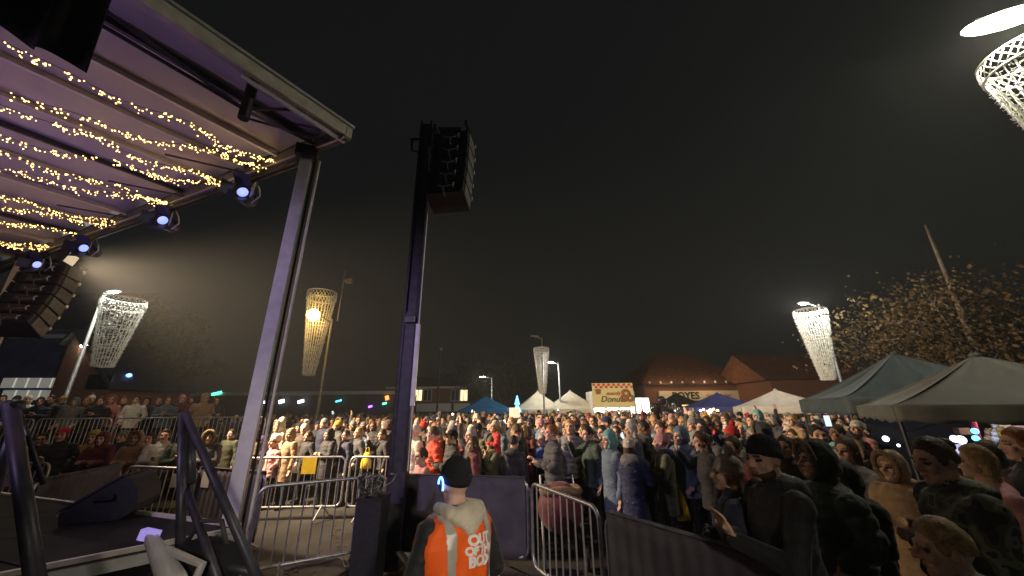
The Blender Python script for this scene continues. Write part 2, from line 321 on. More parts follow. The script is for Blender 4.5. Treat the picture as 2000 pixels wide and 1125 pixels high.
# stage lanterns under the front bar
glow('lens_blue', (0.25, 0.35, 1.0), 1.6)
mat('lantern_blue', (0.03, 0.036, 0.09), 0.5, 0.2, var=0.2)
mat('door_pink', (0.40, 0.37, 0.38), 0.5, 0.2, var=0.15)
LANT = [((468, 372), 'nearest the roof corner post'), ((325, 432), 'second along the lighting bar from the corner post'), ((180, 488), 'third along the lighting bar from the corner post'), ((92, 520), 'beside the far speaker hang')]
for i, ((u_, v_), lab) in enumerate(LANT):
    F0 = atz(u_, v_, 5.1); tt = (F0 - A0).dot(e1)
    c = rp(tt, 0.02, -0.42)
    th = thing('stage_lantern', 'black stage lantern with open barn doors, ' + lab.replace('nearest', 'close to'), 'stage light', tuple(c), 'stage lanterns on the front bar')
    aim = (e2 * 0.8 - e1 * 0.75 + Vector((0, 0, -0.05))).normalized(); q = aim.to_track_quat('Z', 'Y').to_matrix()
    mb = MB(); mb.lathe([(0.05, -0.24), (0.10, -0.22), (0.115, -0.05), (0.12, 0.05), (0.10, 0.06)], 20, c, rot=q); mb.build('body', 'lantern_blue', th, True)
    mb = MB(); mb.lathe([(0.07, 0.055), (0.072, 0.075), (0.04, 0.085)], 18, c, rot=q); mb.build('lens', 'lens_blue', th, True)
    mb = MB(); mb.lathe([(0.125, 0.03), (0.14, 0.04), (0.14, 0.08), (0.09, 0.085), (0.085, 0.06)], 20, c, rot=q); mb.build('gel_frame', 'black_metal', th, True)
    for (ox, oy, a_) in ((0.13, 0, 35), (-0.13, 0, -35), (0, 0.13, 0), (0, -0.13, 0)):
        mb = MB(); rr = q @ (Matrix.Rotation(R(a_ or 0), 3, 'Y') if ox else Matrix.Rotation(R(-40 if oy > 0 else 40), 3, 'X'))
        mb.box(c + q @ Vector((ox * 1.25, oy * 1.25, 0.16)), (0.012 if ox else 0.2, 0.2 if ox else 0.012, 0.17), rr); mb.build('barn_door', 'door_pink' if ox > 0 else 'lantern_blue', th)
    mb = MB(); mb.tube([c + q @ Vector((0.13, 0, -.05)), c + Vector((0, 0, .2)) + e1 * .10, c + Vector((0, 0, .26))], 0.012, 6); mb.tube([c + q @ Vector((-0.13, 0, -.05)), c + Vector((0, 0, .2)) - e1 * .10, c + Vector((0, 0, .26))], 0.012, 6); mb.build('yoke', 'black_metal', th)
    mb = MB(); mb.tube([c + Vector((0.1, 0, .25)), c + Vector((.2, 0, .1)), c + Vector((.22, .02, -.02)), c + Vector((.1, .04, -.12))], 0.012, 6); mb.build('cable', 'alu', th, True)

# ------------------------------------------------------------------ stage deck
DZ = 0.96
C0 = atz(458, 1029, DZ); f1 = atz(53, 974, DZ) - C0; f1.z = 0; f1.normalize(); f2 = atz(0, 1117, DZ) - C0; f2.z = 0; f2.normalize()
deck = thing('stage_deck', 'dark plywood stage deck with metal edge trim beside the barriers', 'stage deck', (C0.x, C0.y, 0))
def dp(t, s, z): return Vector((C0.x, C0.y, 0)) + f1 * t + f2 * s + Vector((0, 0, z))
for i in range(6):
    for j in range(4):
        a, b, c_, d_ = i * 1.22 + 0.004, (i + 1) * 1.22 - 0.004, j * 1.22 + 0.02, (j + 1) * 1.22 - 0.004
        mb = MB(); mb.prism([dp(a, c_, DZ - 0.03), dp(b, c_, DZ - 0.03), dp(b, d_, DZ - 0.03), dp(a, d_, DZ - 0.03)], (0, 0, 0.03 + 0.001 * ((i + j) % 3))); mb.build('deck_board', 'deck', deck)
mb = MB(); mb.bar(dp(-0.03, -0.02, DZ - 0.01), dp(7.3, -0.02, DZ - 0.01), 0.04, 0.07); mb.build('front_trim', 'cream_metal', deck)
mb = MB(); mb.bar(dp(-0.03, 0, DZ - 0.015), dp(-0.03, 4.9, DZ - 0.015), 0.035, 0.035); mb.build('side_trim', 'cream_metal', deck)
mb = MB(); mb.bar(dp(-0.02, 0, DZ - 0.1), dp(-0.02, 4.9, DZ - 0.1), 0.03, 0.085); mb.build('side_fascia', 'alu', deck)
for k in range(6):
    mb = MB(); p = dp(0.03, 0.25 + k * 0.85, 0); mb.tube([p + Vector((0, 0, 0.005)), p + Vector((0, 0, DZ - 0.13))], 0.03, 8); mb.build('leg', 'galv', deck)
    mb = MB(); p = dp(0.05, 0.25 + k * 0.85, 0.12); mb.tube([p, dp(0.05, 1.0 + k * 0.85, DZ - 0.16)], 0.018, 6); mb.build('leg_brace', 'black_metal', deck)
mb = MB(); mb.sheet(lambda u, v: dp(0.10 + 0.02 * math.sin(u * 40), 4.8 * u, 0.02 + (DZ - 0.18) * v), 50, 4, 0.01); mb.build('skirt', 'drape', deck)

# floor monitor wedge on the deck
def wedge(c, rz, label):
    th = thing('floor_monitor', label, 'speaker', c); rm = Matrix.Rotation(rz, 3, 'Z')
    def L(x, y, z): return rm @ Vector((x, y, z)) + Vector(c)
    prof = [(-0.26, 0.005), (0.18, 0.005), (0.26, 0.06), (0.30, 0.14), (0.27, 0.27), (0.20, 0.37), (0.13, 0.40), (-0.28, 0.10)]
    mb = MB(); mb.prism([L(-0.25, y, z) for y, z in prof], rm @ Vector((0.50, 0, 0))); mb.build('cabinet', 'black_box', th)
    mb = MB(); mb.prism([L(-0.24, y, z) for y, z in ((-0.285, 0.112), (0.115, 0.404), (0.103, 0.420), (-0.297, 0.128))], rm @ Vector((0.48, 0, 0))); mb.build('grille', 'navy_metal', th)
    for x in (-0.26, 0.26):
        mb = MB(); mb.box(L(x, 0.02, 0.22), (0.02, 0.16, 0.05), rm); mb.build('handle', 'black_metal', th)
    mb = MB(); mb.tube([L(-.25, -.285, .09), L(.25, -.285, .09)], .012, 6); mb.build('edge_strip', 'alu', th)
mc = atz(205, 1010, DZ)
wedge((mc.x + .02, mc.y + .02, DZ + 0.002), R(292), 'black floor monitor wedge tilted up on the stage deck')

# black steel stair rails standing in front of the deck
def rail_frame(name, label, pts):
    p0 = pts[0][1][0]
    th = thing(name, label, 'frame', (p0[0], p0[1], 0), 'black steel frames beside the deck')
    for nm, (a, b), r_ in pts:
        mb = MB(); mb.tube([a, b], r_, 20); mb.build(nm, 'navy_metal', th, True)
def uv(u, v, y): return tuple(at(u, v, y))
rail_frame('steel_frame', 'black steel A shaped frame between the deck edge and roof post', [
    ('upright', (uv(352, 1090, 2.55), uv(357, 806, 2.75)), 0.026), ('diagonal', (uv(362, 806, 2.75), uv(505, 1135, 2.35)), 0.025),
    ('short_diagonal', (uv(362, 950, 2.68), uv(425, 1130, 2.30)), 0.022), ('foot_bar', (uv(352, 1090, 2.55), uv(500, 1118, 2.40)), 0.02), ('upright', (uv(372, 830, 2.78), uv(372, 945, 2.70)), 0.03)])
rail_frame('steel_frame', 'dark blue steel upright frame standing over the stage deck', [
    ('upright', (uv(72, 1150, 2.05), uv(20, 792, 2.3)), 0.036), ('brace', (uv(35, 830, 2.3), uv(-30, 1000, 2.3)), 0.03), ('rail', (uv(85, 945, 2.36), uv(36, 796, 2.36)), 0.012), ('cross_bar', (uv(-60, 800, 2.3), uv(38, 792, 2.3)), 0.03)])
# tipped wash light and a cable bag under the frame
tl = thing('floor_light', 'grey floor light with a square lens tipped by the deck edge', 'stage light', uv(325, 1150, 2.2))
glow('lens_violet', (0.30, 0.20, 0.95), 0.55)
a, b = Vector(uv(292, 1045, 2.25)), Vector(uv(345, 1150, 2.15)); q = (a - b).to_track_quat('Z', 'Y').to_matrix()
mb = MB(); mb.lathe([(0.05, 0.0), (0.055, 0.05), (0.03, (a - b).length - 0.03), (0.02, (a - b).length)], 12, b, rot=q); mb.build('body', 'alu', tl, True)
mb = MB(); mb.box(a, (0.085, 0.04, 0.05), Matrix.Rotation(R(10), 3, 'Y')); mb.build('lens', 'lens_violet', tl)
mb = MB(); mb.tube([b + Vector((.02, 0, -.2)), b + Vector((.1, 0, .1)), a + Vector((.06, 0, -.05))], 0.02, 8); mb.build('bracket', 'alu', tl)
bgp = Vector(uv(390, 1110, 2.5))
bt = thing('cable_bag', 'black soft cable bag slumped under the deck edge', 'bag', (bgp.x, bgp.y, bgp.z - .16))
mb = MB(); mb.ball((bgp.x, bgp.y, bgp.z), (0.24, 0.18, 0.15), 16, 10, jig=0.05); mb.build('sack', 'drape', bt, True)
mb = MB(); mb.tube([bgp + Vector((-.12, 0, .12)), bgp + Vector((-.05, 0, .24)), bgp + Vector((.07, 0, .24)), bgp + Vector((.13, 0, .11))], 0.014, 6); mb.build('strap', 'wire', bt, True)

# ------------------------------------------------------------------ crowd barriers
bar_me = MB().tube([(0, 0, 0.24), (0, 0, 1.08)], 0.0095, 6).mesh('bar', 'galv')
def barrier(p, q, label, scrim=False, z0=0.0, group='steel crowd barriers', ripple=0.0, flags=()):
    p, q = Vector((p[0], p[1], z0)), Vector((q[0], q[1], z0)); d = (q - p); L = d.length; d.normalize()
    n = Vector((-d.y, d.x, 0)); rz = math.atan2(d.y, d.x)
    th = thing('crowd_barrier', label, 'barrier', tuple(p), group)
    pts = []; r_ = 0.12
    cs = [(0, 0.22, 180, 270), (L, 0.22, 270, 360), (L, 1.10, 0, 90), (0, 1.10, 90, 180)]
    for (x, z, a0, a1) in cs:
        cx = r_ if x == 0 else L - r_; cz = z + r_ if z < .5 else z - r_
        for k in range(6):
            a = R(a0 + (a1 - a0) * k / 5); pts.append(p + d * (cx + r_ * math.cos(a)) + Vector((0, 0, cz + r_ * math.sin(a))))
    pts.append(pts[0]); mb = MB(); mb.tube(pts, 0.021, 10, cap=False); mb.build('frame', 'galv', th, True)
    m = max(3, int(L / 0.125))
    for k in range(1, m):
        o = put('bar', bar_me, th, d * (L * k / m))
    for x in (0.35, L - 0.35):
        mb = MB(); c = p + d * x; mb.tube([c + n * 0.33 + Vector((0, 0, 0.02)), c + Vector((0, 0, 0.24)), c - n * 0.33 + Vector((0, 0, 0.02))], 0.016, 8); mb.build('foot', 'galv', th)
    if scrim:
        for sgn in ((-1,) if p.y > 20 else (-1, 1)):
            mb = MB(); ph = random.random() * 6
            mb.sheet(lambda u, v: p + d * (0.03 + (L - 0.06) * u) + n * (sgn * (0.027 + 0.008 * math.sin(u * 23 + ph) * (1 - v) + .0035 * math.cos(u * m * 2 * math.pi) + ripple * math.sin(u * 9 + v * 3))) + Vector((0, 0, 0.20 + 0.925 * v - 0.012 * math.sin(u * 14 + ph) ** 2 * (v > .9))), 130, 8, 0.003 * sgn)
            mb.build('scrim', 'scrim', th, True)
        mb = MB(); mb.sheet(lambda u, v: p + d * (0.03 + (L - 0.06) * u) + n * (-0.04 + 0.08 * v) + Vector((0, 0, 1.128)), 20, 2, 0.004); mb.build('scrim_fold', 'scrim', th)
    for (x, z, sx, sz, mt) in flags:
        mb = MB(); mb.box(p + d * x - n * 0.032 + Vector((0, 0, z)), (sx, 0.006, sz), Matrix.Rotation(rz, 3, 'Z')); mb.build('notice', mt, th)
    return th
def Z(u, v): q = atz(u, v, 1.1); return (q.x, q.y)
barrier(Z(1183, 1004), Z(1600, 1128), 'dark scrim covered barrier angled in front of the bearded man', True)
b2a, b2b = Z(1038, 943), Z(1168, 992)
barrier(b2a, b2b, 'open bare steel barrier standing between two dark covered barriers')
barrier(Z(790, 930), Z(1030, 937), 'purple lit scrim covered barrier behind the hi-vis steward', True)
barrier(Z(508, 951), Z(757, 928), 'bare steel barrier between the roof post and speaker mast', flags=())
barrier(Z(392, 915), Z(520, 925), 'scrim covered barrier directly behind the roof post', True, flags=((0.25, .95, .2, .22, 'paper'),))
barrier(Z(250, 911), Z(388, 916), 'bare steel barrier with a pink notice behind the floor monitor', flags=((1.2, .92, .2, .2, 'paper'),))
barrier(Z(68, 942), Z(238, 909), 'pale scrim covered barrier angled behind the floor monitor', True)
barrier(Z(-60, 905), Z(100, 905), 'bare steel barrier beside the dark blue upright frame', flags=((1.0, .8, .25, .16, 'paper'),))
yb = [(-5.6, 7.9, -3.4, 8.0, 'bare steel barrier before the standing row, with a yellow notice', ((1.5, 0.95, .28, .30, 'yellow_plastic'),)), (-3.3, 8.0, -1.15, 7.7, 'bare steel barrier before the standing row beside the mast', ())]
for x0, y0, x1, y1, lb, fl in yb: barrier((x0, y0), (x1, y1), lb, flags=fl)
for k in range(5):
    x0 = -18.6 + k * 2.25
    barrier((x0, 11.2 + .05 * k), (x0 + 2.2, 11.2 + .05 * k), ['bare steel barrier on the terrace below the timber framed shop', 'bare steel barrier on the terrace below the brick gable', 'bare steel barrier on the terrace, third from the timber framed shop', 'bare steel barrier on the terrace, fourth from the timber framed shop', 'bare steel barrier at the open end of the terrace row'][k], z0=TERR2 + 0.004, group='barriers along the raised terrace')

# ------------------------------------------------------------------ speaker mast and arrays
MX, MY = -1.60, 5.55
mast = thing('speaker_mast', 'tall dark telescopic tower carrying the speaker array', 'tower', (MX, MY, 0))
mb = MB(); mb.box((MX, MY, 1.75), (0.24, 0.22, 3.4)); mb.build('outer_section', 'navy_metal', mast)
mb = MB(); mb.box((MX, MY, 4.0), (0.20, 0.18, 6.3)); mb.build('inner_section', 'navy_metal', mast)
for dx in (-0.085, 0.10):
    mb = MB(); mb.box((MX + dx, MY - 0.105, 4.2), (0.035, 0.03, 6.0)); mb.build('channel', 'black_metal' if dx > 0 else 'navy_metal', mast)
mb = MB(); mb.tube([(MX + 0.15, MY - 0.10, 1.2), (MX + 0.15, MY - 0.10, 5.4), (MX + .10, MY - .12, 6.6)], 0.010, 6); mb.build('cable', 'alu', mast)
mb = MB(); mb.box((MX + 0.15, MY - 0.12, 2.65), (0.055, 0.07, 1.2)); mb.build('lock_plate', 'alu', mast)
mb = MB(); mb.box((MX + .02, MY - 0.13, 3.32), (0.16, 0.06, 0.09)); mb.build('pulley_block', 'grey_box', mast)
mb = MB(); mb.box((MX + 0.25, MY + 0.05, 7.12), (0.8, 0.07, 0.08)); mb.box((MX - .18, MY, 6.85), (.22, .05, .05)); mb.tube([(MX - .28, MY, 6.85), (MX - .26, MY, 6.6), (MX - .08, MY, 6.55)], .022, 6); mb.build('head_arm', 'black_metal', mast)
for sx, sy in ((1, 1), (-1, 1), (1, -1), (-1, -1)):
    mb = MB(); mb.tube([(MX + .1 * sx, MY + .1 * sy, 0.28), (MX + .62 * sx, MY + .62 * sy, 0.06)], 0.04, 8); mb.build('outrigger', 'black_metal', mast)
def array(c, yaw, n, label, tilt0, dt, w_=0.66, h_=0.30, d_=0.46):
    th = thing('line_array', label, 'speaker', tuple(c), 'hung speaker arrays')
    rz = Matrix.Rotation(yaw, 3, 'Z'); top = Vector((0, 0, 0)); pos = Vector((0, 0, -0.08))
    mb = MB()
    for x in (-w_ / 2 + .03, w_ / 2 - .03): mb.box(rz @ Vector((x, -.02, .02)) + Vector(c), (.05, d_ * 1.35, .07), rz)
    mb.box(rz @ Vector((0, -.02, .05)) + Vector(c), (w_, .06, .06), rz); mb.build('flying_frame', 'black_metal', th)
    for k in range(n):
        til = tilt0 + dt * k; rm = rz @ Matrix.Rotation(R(-til), 3, 'X')
        def L(x, y, z): return Vector(c) + rz @ pos + rm @ Vector((x, y, z))
        hb = 0.8
        poly = [L(-w_ / 2, d_ / 2, 0), L(-w_ / 2, d_ / 2, -h_), L(-w_ / 2, -d_ / 2, -h_ * .93), L(-w_ / 2, -d_ / 2, -h_ * .07)]
        mb = MB(); mb.prism(poly, rm @ Vector((w_, 0, 0))); cab = mb.build('cabinet', 'black_box', th)
        for sx in (-1, 1):
            mb = MB(); mb.box(L(sx * (w_ / 2 + .006), .02, -h_ / 2), (.012, d_ * .82, h_ * .86), rm); mb.build('side_plate', 'grey_box', cab, origin=tuple(c))
            mb = MB(); mb.box(L(sx * (w_ / 2 - .02), -d_ / 2 - .02, -h_ / 2), (.04, .05, h_ * .8), rm); mb.build('rear_rail', 'black_metal', cab, origin=tuple(c)); mb = MB(); mb.box(L(sx * (w_ / 2 + .022), d_ * .42, -.02), (.03, .05, .07), rm); mb.build('rigging_pin', 'alu' if sx > 0 else 'black_metal', cab, origin=tuple(c))
        mb = MB(); mb.box(L(0, -d_ / 2 - .012, -h_ / 2), (w_ * .5, .025, h_ * .6), rm); mb.build('rear_plate', 'navy_metal', cab, origin=tuple(c))
        mb = MB(); mb.tube([L(-.12, -d_ / 2 - .03, -h_ * .4), L(-.05, -d_ / 2 - .1, -h_ * .75), L(.08, -d_ / 2 - .1, -h_ * .8), L(.14, -d_ / 2 - .03, -h_ * .45)], .011, 6)
        mb.tube([L(.05, -d_ / 2 - .03, -h_ * .5), L(.02, -d_ / 2 - .12, -h_), L(.04, -d_ / 2 - .04, -h_ * 1.4)], .009, 6); mb.build('cable', 'grey_box', cab, True, origin=tuple(c))
        mb = MB(); mb.tube([L(.16, -d_ / 2 - .03, -h_ * .3), L(.16, -d_ / 2 - .07, -h_ * .5), L(.16, -d_ / 2 - .03, -h_ * .7)], .014, 6); mb.build('handle', 'alu', cab, origin=tuple(c))
        pos = pos + Matrix.Rotation(R(-til), 3, 'X') @ Vector((0, 0, -h_ - .012)) + Vector((0, 0, 0))
    return th
ac = Vector((MX + 0.52, MY + 0.12, 7.02))
array(ac, R(-8), 5, 'dark hung speaker array on the tall mast above the crowd', 2, 3)
fc = at(112, 515, 7.6)
array((fc.x, fc.y, fc.z), R(20), 6, 'dark hung speaker array beyond the far roof post', 2, 5, 0.72, 0.26, 0.5)
# black kit case and clutter at the mast foot
kc = thing('flight_case', 'tall black equipment case with a bunch of cables beside the mast', 'case', (-1.72, 5.0, 0))
mb = MB(); mb.box((-1.72, 5.0, 0.50), (0.30, 0.32, 0.98)); mb.build('case', 'black_box', kc)
for zz in (0.03, .97):
    mb = MB(); mb.box((-1.72, 5.0, zz + .012), (0.315, 0.335, 0.03)); mb.build('edge_band', 'black_metal', kc)
for k in range(9):
    mb = MB(); pts = [(-1.72 + random.uniform(-.1, .1), 5.0 + random.uniform(-.1, .1), 1.0)]
    for j in range(5): pts.append((pts[-1][0] + random.uniform(-.09, .09), pts[-1][1] + random.uniform(-.09, .05), 1.05 + .05 * j + random.uniform(-.05, .05)))
    mb.tube(pts, 0.012, 6); mb.build('cable', 'grey_box' if k % 2 else 'wire', kc, True)

# ------------------------------------------------------------------ lamp posts and hanging cones
glow('led_white', (1.0, 0.97, 0.78), 60.0); glow('sodium', (1.0, 0.60, 0.16), 45.0); glow('led_hot', (1.0, 0.95, 0.70), 60.0)
def lamp_post(base, hgt, arm, label, lamp_col, power, size=0.55, emat='led_white', head=True, rad=0.06, lit=True):
    bx_, by_ = base; th = thing('lamp_post', label, 'street lamp', (bx_, by_, 0), 'street lamps round the square')
    mb = MB(); mb.tube([(bx_, by_, 0.0), (bx_, by_, 1.2), (bx_, by_, 1.21), (bx_, by_, hgt)], [rad * 1.5, rad * 1.5, rad, rad * .8], 12); mb.build('column', 'post_paint', th, True)
    hx, hy = bx_ + arm[0], by_ + arm[1]; d = Vector((arm[0], arm[1], 0)); d = d.normalized() if d.length > 0 else Vector((1, 0, 0)); q = Matrix.Rotation(math.atan2(d.y, d.x), 3, 'Z')
    mb = MB(); mb.tube([(bx_, by_, hgt - .15), (bx_ + arm[0] * .5, by_ + arm[1] * .5, hgt - .02), (hx, hy, hgt)], rad * .5, 8); mb.build('arm', 'post_paint', th)
    mb = MB(); mb.box((hx, hy, hgt + .045), (size, size * .30, .06), q); mb.box((hx, hy, hgt + .085), (size * .6, size * .25, .03), q); mb.build('lamp_head', 'post_paint', th)
    if lit:
        mb = MB(); mb.ball((hx, hy, hgt + .005), (size * .42, size * .17, .05) if emat == 'led_white' else (.26, .2, .24) if emat == 'sodium' else (size * .66, size * .24, .10), 20, 10, q); mb.build('diffuser', emat, th, True)
        light('POINT', 'lamp_glow', (hx, hy, hgt - .12), power, lamp_col, th, size=0.14)
    return th
def cone_decoration(c, ztop, zbot, r0, r1, label, n=26, mt='white_net'):
    th = thing('hanging_cone', label, 'decoration', (c[0], c[1], zbot), 'hanging net cones on the lamp posts')
    H = ztop - zbot; bh = 0.34
    mb = MB()
    for zz in (ztop, ztop - bh):
        mb.tube([(c[0] + r0 * math.cos(a), c[1] + r0 * math.sin(a), zz) for a in np.linspace(0, 2 * math.pi, 29)], 0.022, 6, cap=False)
    K = 28
    for k in range(K):
        for s_ in (1, -1):
            a, b = 2 * math.pi * k / K, 2 * math.pi * (k + 1.6 * s_) / K
            mb.tube([(c[0] + r0 * math.cos(a), c[1] + r0 * math.sin(a), ztop), (c[0] + r0 * 1.03 * math.cos((a + b) / 2), c[1] + r0 * 1.03 * math.sin((a + b) / 2), ztop - bh / 2 + random.uniform(-.04, .04)), (c[0] + r0 * math.cos(b), c[1] + r0 * math.sin(b), ztop - bh)], 0.012, 4)
    mb.build('top_band', mt, th, True)
    for k in range(n):
        a = 2 * math.pi * k / n; mb = MB(); P = []
        for j in range(41):
            f = j / 40; rr = (r0 * .96) * (1 - f) + r1 * f; P.append((c[0] + (rr + random.uniform(-.012, .012)) * math.cos(a), c[1] + (rr + random.uniform(-.012, .012)) * math.sin(a), ztop - bh - (H - bh) * f))
        mb.tube(P, [0.010 + 0.011 * (j % 2) * random.random() for j in range(41)], 5); mb.build('strand', mt, th)
        if k % 3 == 0:
            mb2 = MB()
    mb = MB()
    for k in range(900):
        f = random.random() ** 1.2; a = random.random() * 2 * math.pi; rr = r0 * .96 * (1 - f) + r1 * f; z = ztop - bh - (H - bh) * f
        p = Vector((c[0] + rr * math.cos(a), c[1] + rr * math.sin(a), z)); d = Vector((random.gauss(0, 1), random.gauss(0, 1), random.gauss(0, .5))).normalized() * 0.06
        mb.tube([p - d, p + d], 0.006, 4)
    ob = mb.build('twigs', mt, th); ob['kind'] = 'stuff'
    for f in (0.33, 0.66, 1.0):
        rr = r0 * .96 * (1 - f) + r1 * f; z = ztop - bh - (H - bh) * f
        mb = MB(); mb.tube([(c[0] + rr * math.cos(a), c[1] + rr * math.sin(a), z) for a in np.linspace(0, 2 * math.pi, 21)], 0.012, 6, cap=False); mb.build('hoop', mt, th)
    return th
WARMW = (1.0, 0.93, 0.74); COOL = (1.0, 0.98, 0.86); SOD = (1.0, 0.58, 0.20)
# terrace lamp
lp = at(222, 572, 13.0); bp = at(160, 700, 13.0)
lamp_post((lp.x - .35, 13.0), lp.z, (0.45, -.1), 'lamp post with a white LED head on the terrace by the brick gable', COOL, 330)
ct = at(240, 585, 12.8); cb = at(212, 716, 12.8); cone_decoration((ct.x + .1, 12.8), ct.z, cb.z, 0.62, 0.28, 'white net cone hanging beside the terrace lamp')
# sodium lamp behind the roof post
sl = at(612, 616, 14.6)
lamp_post((sl.x + .40, 15.4), sl.z + 0.02, (-0.40, -.8), 'lamp post with a glowing orange lamp behind the stage roof post', SOD, 520, 0.5, 'sodium')
mb = MB(); s_o = Vector((sl.x + .55, 15.6, sl.z)); mb.tube([s_o + Vector((0, 0, .0)), s_o + Vector((0, 0, 2.4))], .03, 6); mb.box(s_o + Vector((.25, 0, 1.9)), (.3, .2, .18)); mb.tube([s_o + Vector((0, 0, 1.9)), s_o + Vector((.2, 0, 1.9))], .02, 6)
tag(mb.build('mast_camera', 'post_paint', origin=tuple(s_o)), 'thin aerial with a camera box above the orange lamp', 'camera pole')
st_ = at(628, 570, 15.4); cone_decoration((st_.x, 15.5), st_.z, 3.4, 0.60, 0.22, 'net cone hanging around the orange lamp post')
# middle lamp
ml = at(1046, 662, 24.0)
lamp_post((1.98, 24.0), ml.z + .1, (-0.5, -.2), 'unlit curved lamp post above the cream gazebos', COOL, 0, 0.6, lit=False)
mt_ = at(1057, 680, 23.9); cone_decoration((mt_.x, 23.9), mt_.z, 2.9, 0.5, 0.2, 'white net cone hanging over the cream gazebos')
m2 = at(1076, 708, 24.6); lamp_post((m2.x + .5, 24.6), m2.z, (-0.5, 0), 'small lit lamp post just behind the cream gazebo cone', COOL, 260, 0.4)
s2_ = at(942, 736, 34.0); lamp_post((s2_.x + .9, 34.0), s2_.z, (-0.9, 0), 'far lit lamp post beside the brick house', COOL, 260, 0.6)
# right lamp
rl = at(1573, 592, 15.5); lamp_post((rl.x + .75, 15.7), rl.z, (-0.75, -.1), 'lit lamp post with a white head beside the dark teal gazebo', COOL, 700, 0.5)
rt = at(1587, 606, 15.3); rb = at(1612, 742, 15.3); cone_decoration(((rt.x + rb.x) / 2, 15.3), rt.z, rb.z, 0.60, 0.24, 'white net cone hanging beside the dark teal gazebo', 34)
# big near lamp, top corner
nl = at(1965, 38, 4.9)
nth = lamp_post((nl.x + 1.1, 4.45), nl.z, (-1.1, .45), 'bright white lamp on a tall post high over the near gazebos', WARMW, 900, 0.95, 'led_hot', rad=0.08)
cone_decoration((nl.x + .75, 5.3), nl.z - .35, nl.z - 3.4, 0.62, 0.24, 'white net cone hanging below the bright high lamp')
# slim camera pole among the crowd
cp = at(860, 684, 25.0)
ct_ = thing('camera_pole', 'slim dark camera pole rising in front of the brick house', 'camera pole', (cp.x, 25, 0))
mb = MB(); mb.tube([(cp.x, 25, 0), (cp.x, 25, cp.z)], [.07, .05], 10); mb.build('pole', 'black_metal', ct_)
mb = MB(); mb.ball((cp.x, 25, cp.z + .12), .14, 12, 8); mb.build('camera_dome', 'post_paint', ct_, True)

# ------------------------------------------------------------------ buildings
def quad_hip(th, name, x0, x1, y0, y1, z0, z1, inset_x, inset_y, m, over=0.35):
    a = [(x0 - over, y0 - over, z0), (x1 + over, y0 - over, z0), (x1 + over, y1 + over, z0), (x0 - over, y1 + over, z0)]
    b = [(x0 + inset_x, y0 + inset_y, z1), (x1 - inset_x, y0 + inset_y, z1), (x1 - inset_x, y1 - inset_y, z1), (x0 + inset_x, y1 - inset_y, z1)]
    mb = MB(); mb.add([Vector(p) for p in a + b], [(0, 1, 5, 4), (1, 2, 6, 5), (2, 3, 7, 6), (3, 0, 4, 7), (4, 5, 6, 7), (3, 2, 1, 0)])
    return mb.build(name, m, th)
Y0 = 38.0
p0, p1 = at(1262, 760, Y0), at(1490, 750, Y0)
sh = thing('shop_building', 'long brick shop with a big hipped tile roof and cream name board', 'building', (p0.x, Y0, 0))
bx0, bx1 = p0.x, p1.x; ez = 4.3
mb = MB(); mb.box(((bx0 + bx1) / 2, Y0 + 7.25, ez / 2), (bx1 - bx0, 13.5, ez)); mb.build('wall', 'brick', sh)
quad_hip(sh, 'roof', bx0, bx1, Y0 + .5, Y0 + 14, ez + .02, 8.3, 4.4, 6.4, 'roof_tile')
mb = MB(); mb.box(((bx0 + bx1) / 2, Y0 - .02, ez - .04), (bx1 - bx0 + .6, .18, .16)); mb.build('gutter', 'dark_slate', sh)
for k in range(11):
    mb = MB(); mb.ball((bx0 + .4 + k * (bx1 - bx0 - .8) / 10, Y0 - .1, ez + .12), (.10, .10, .13), 8, 6); mb.build('roof_bulb', 'white_net', sh)
g0, g1 = at(1290, 778, Y0), at(1444, 765, Y0)
sw, sz0 = g1.x - g0.x, (g0.z + g1.z) / 2 - .05
mb = MB(); mb.box(((g0.x + g1.x) / 2, Y0 + .30, sz0), (sw, .24, .95)); sg = mb.build('name_board', 'sign_cream', sh)
def sign_text(parent, txt, size, loc, m, rz=0, shear=0, bold=0.0, org=None, name='lettering', spacing=1.0):
    me = text_mesh(txt, size, 0.012, shear, bold, spacing); me.materials.clear(); me.materials.append(M[m])
    o = put(name, me, parent, Vector(loc) - Vector(org or (0, 0, 0)), (R(90), 0, rz)); return o
sign_text(sg, 'BOYES', 0.95, (g0.x + sw * .33, Y0 + .16, sz0 - .02), 'letter_black', bold=.025, org=(p0.x, Y0, 0))
sign_text(sg, 'for good value', 0.42, (g0.x + sw * .74, Y0 + .16, sz0 + .02), 'letter_red', shear=.2, org=(p0.x, Y0, 0))
for k in range(4):
    x = g0.x + sw * (k + .5) / 4
    mb = MB(); mb.box((x, Y0 + .46, 1.45), (sw / 4 - .3, .08, 2.1)); wf = mb.build('shop_window', 'glass_dark', sh)
    mb = MB(); mb.box((x - sw / 8 + .1, Y0 + .44, 1.45), (.09, .12, 2.2)); mb.build('mullion', 'dark_slate', wf, origin=(p0.x, Y0, 0))
for x in (g1.x + 1.2, g1.x + 2.6):
    mb = MB(); pts = [(x - .5, Y0 + .42, .3), (x + .5, Y0 + .42, .3)] + [(x + .5 * math.cos(a), Y0 + .42, 2.1 + .5 * math.sin(a)) for a in np.linspace(0, math.pi, 9)]
    mb.prism(pts, (0, .12, 0)); mb.build('arched_window', 'glass_dark', sh)
for k in range(3):
    x = bx0 + (bx1 - bx0) * (k + .5) / 3; light('POINT', 'bulb_glow', (x, Y0 - 1.2, ez + .5), 110, (1, .62, .30), sh, size=.4)
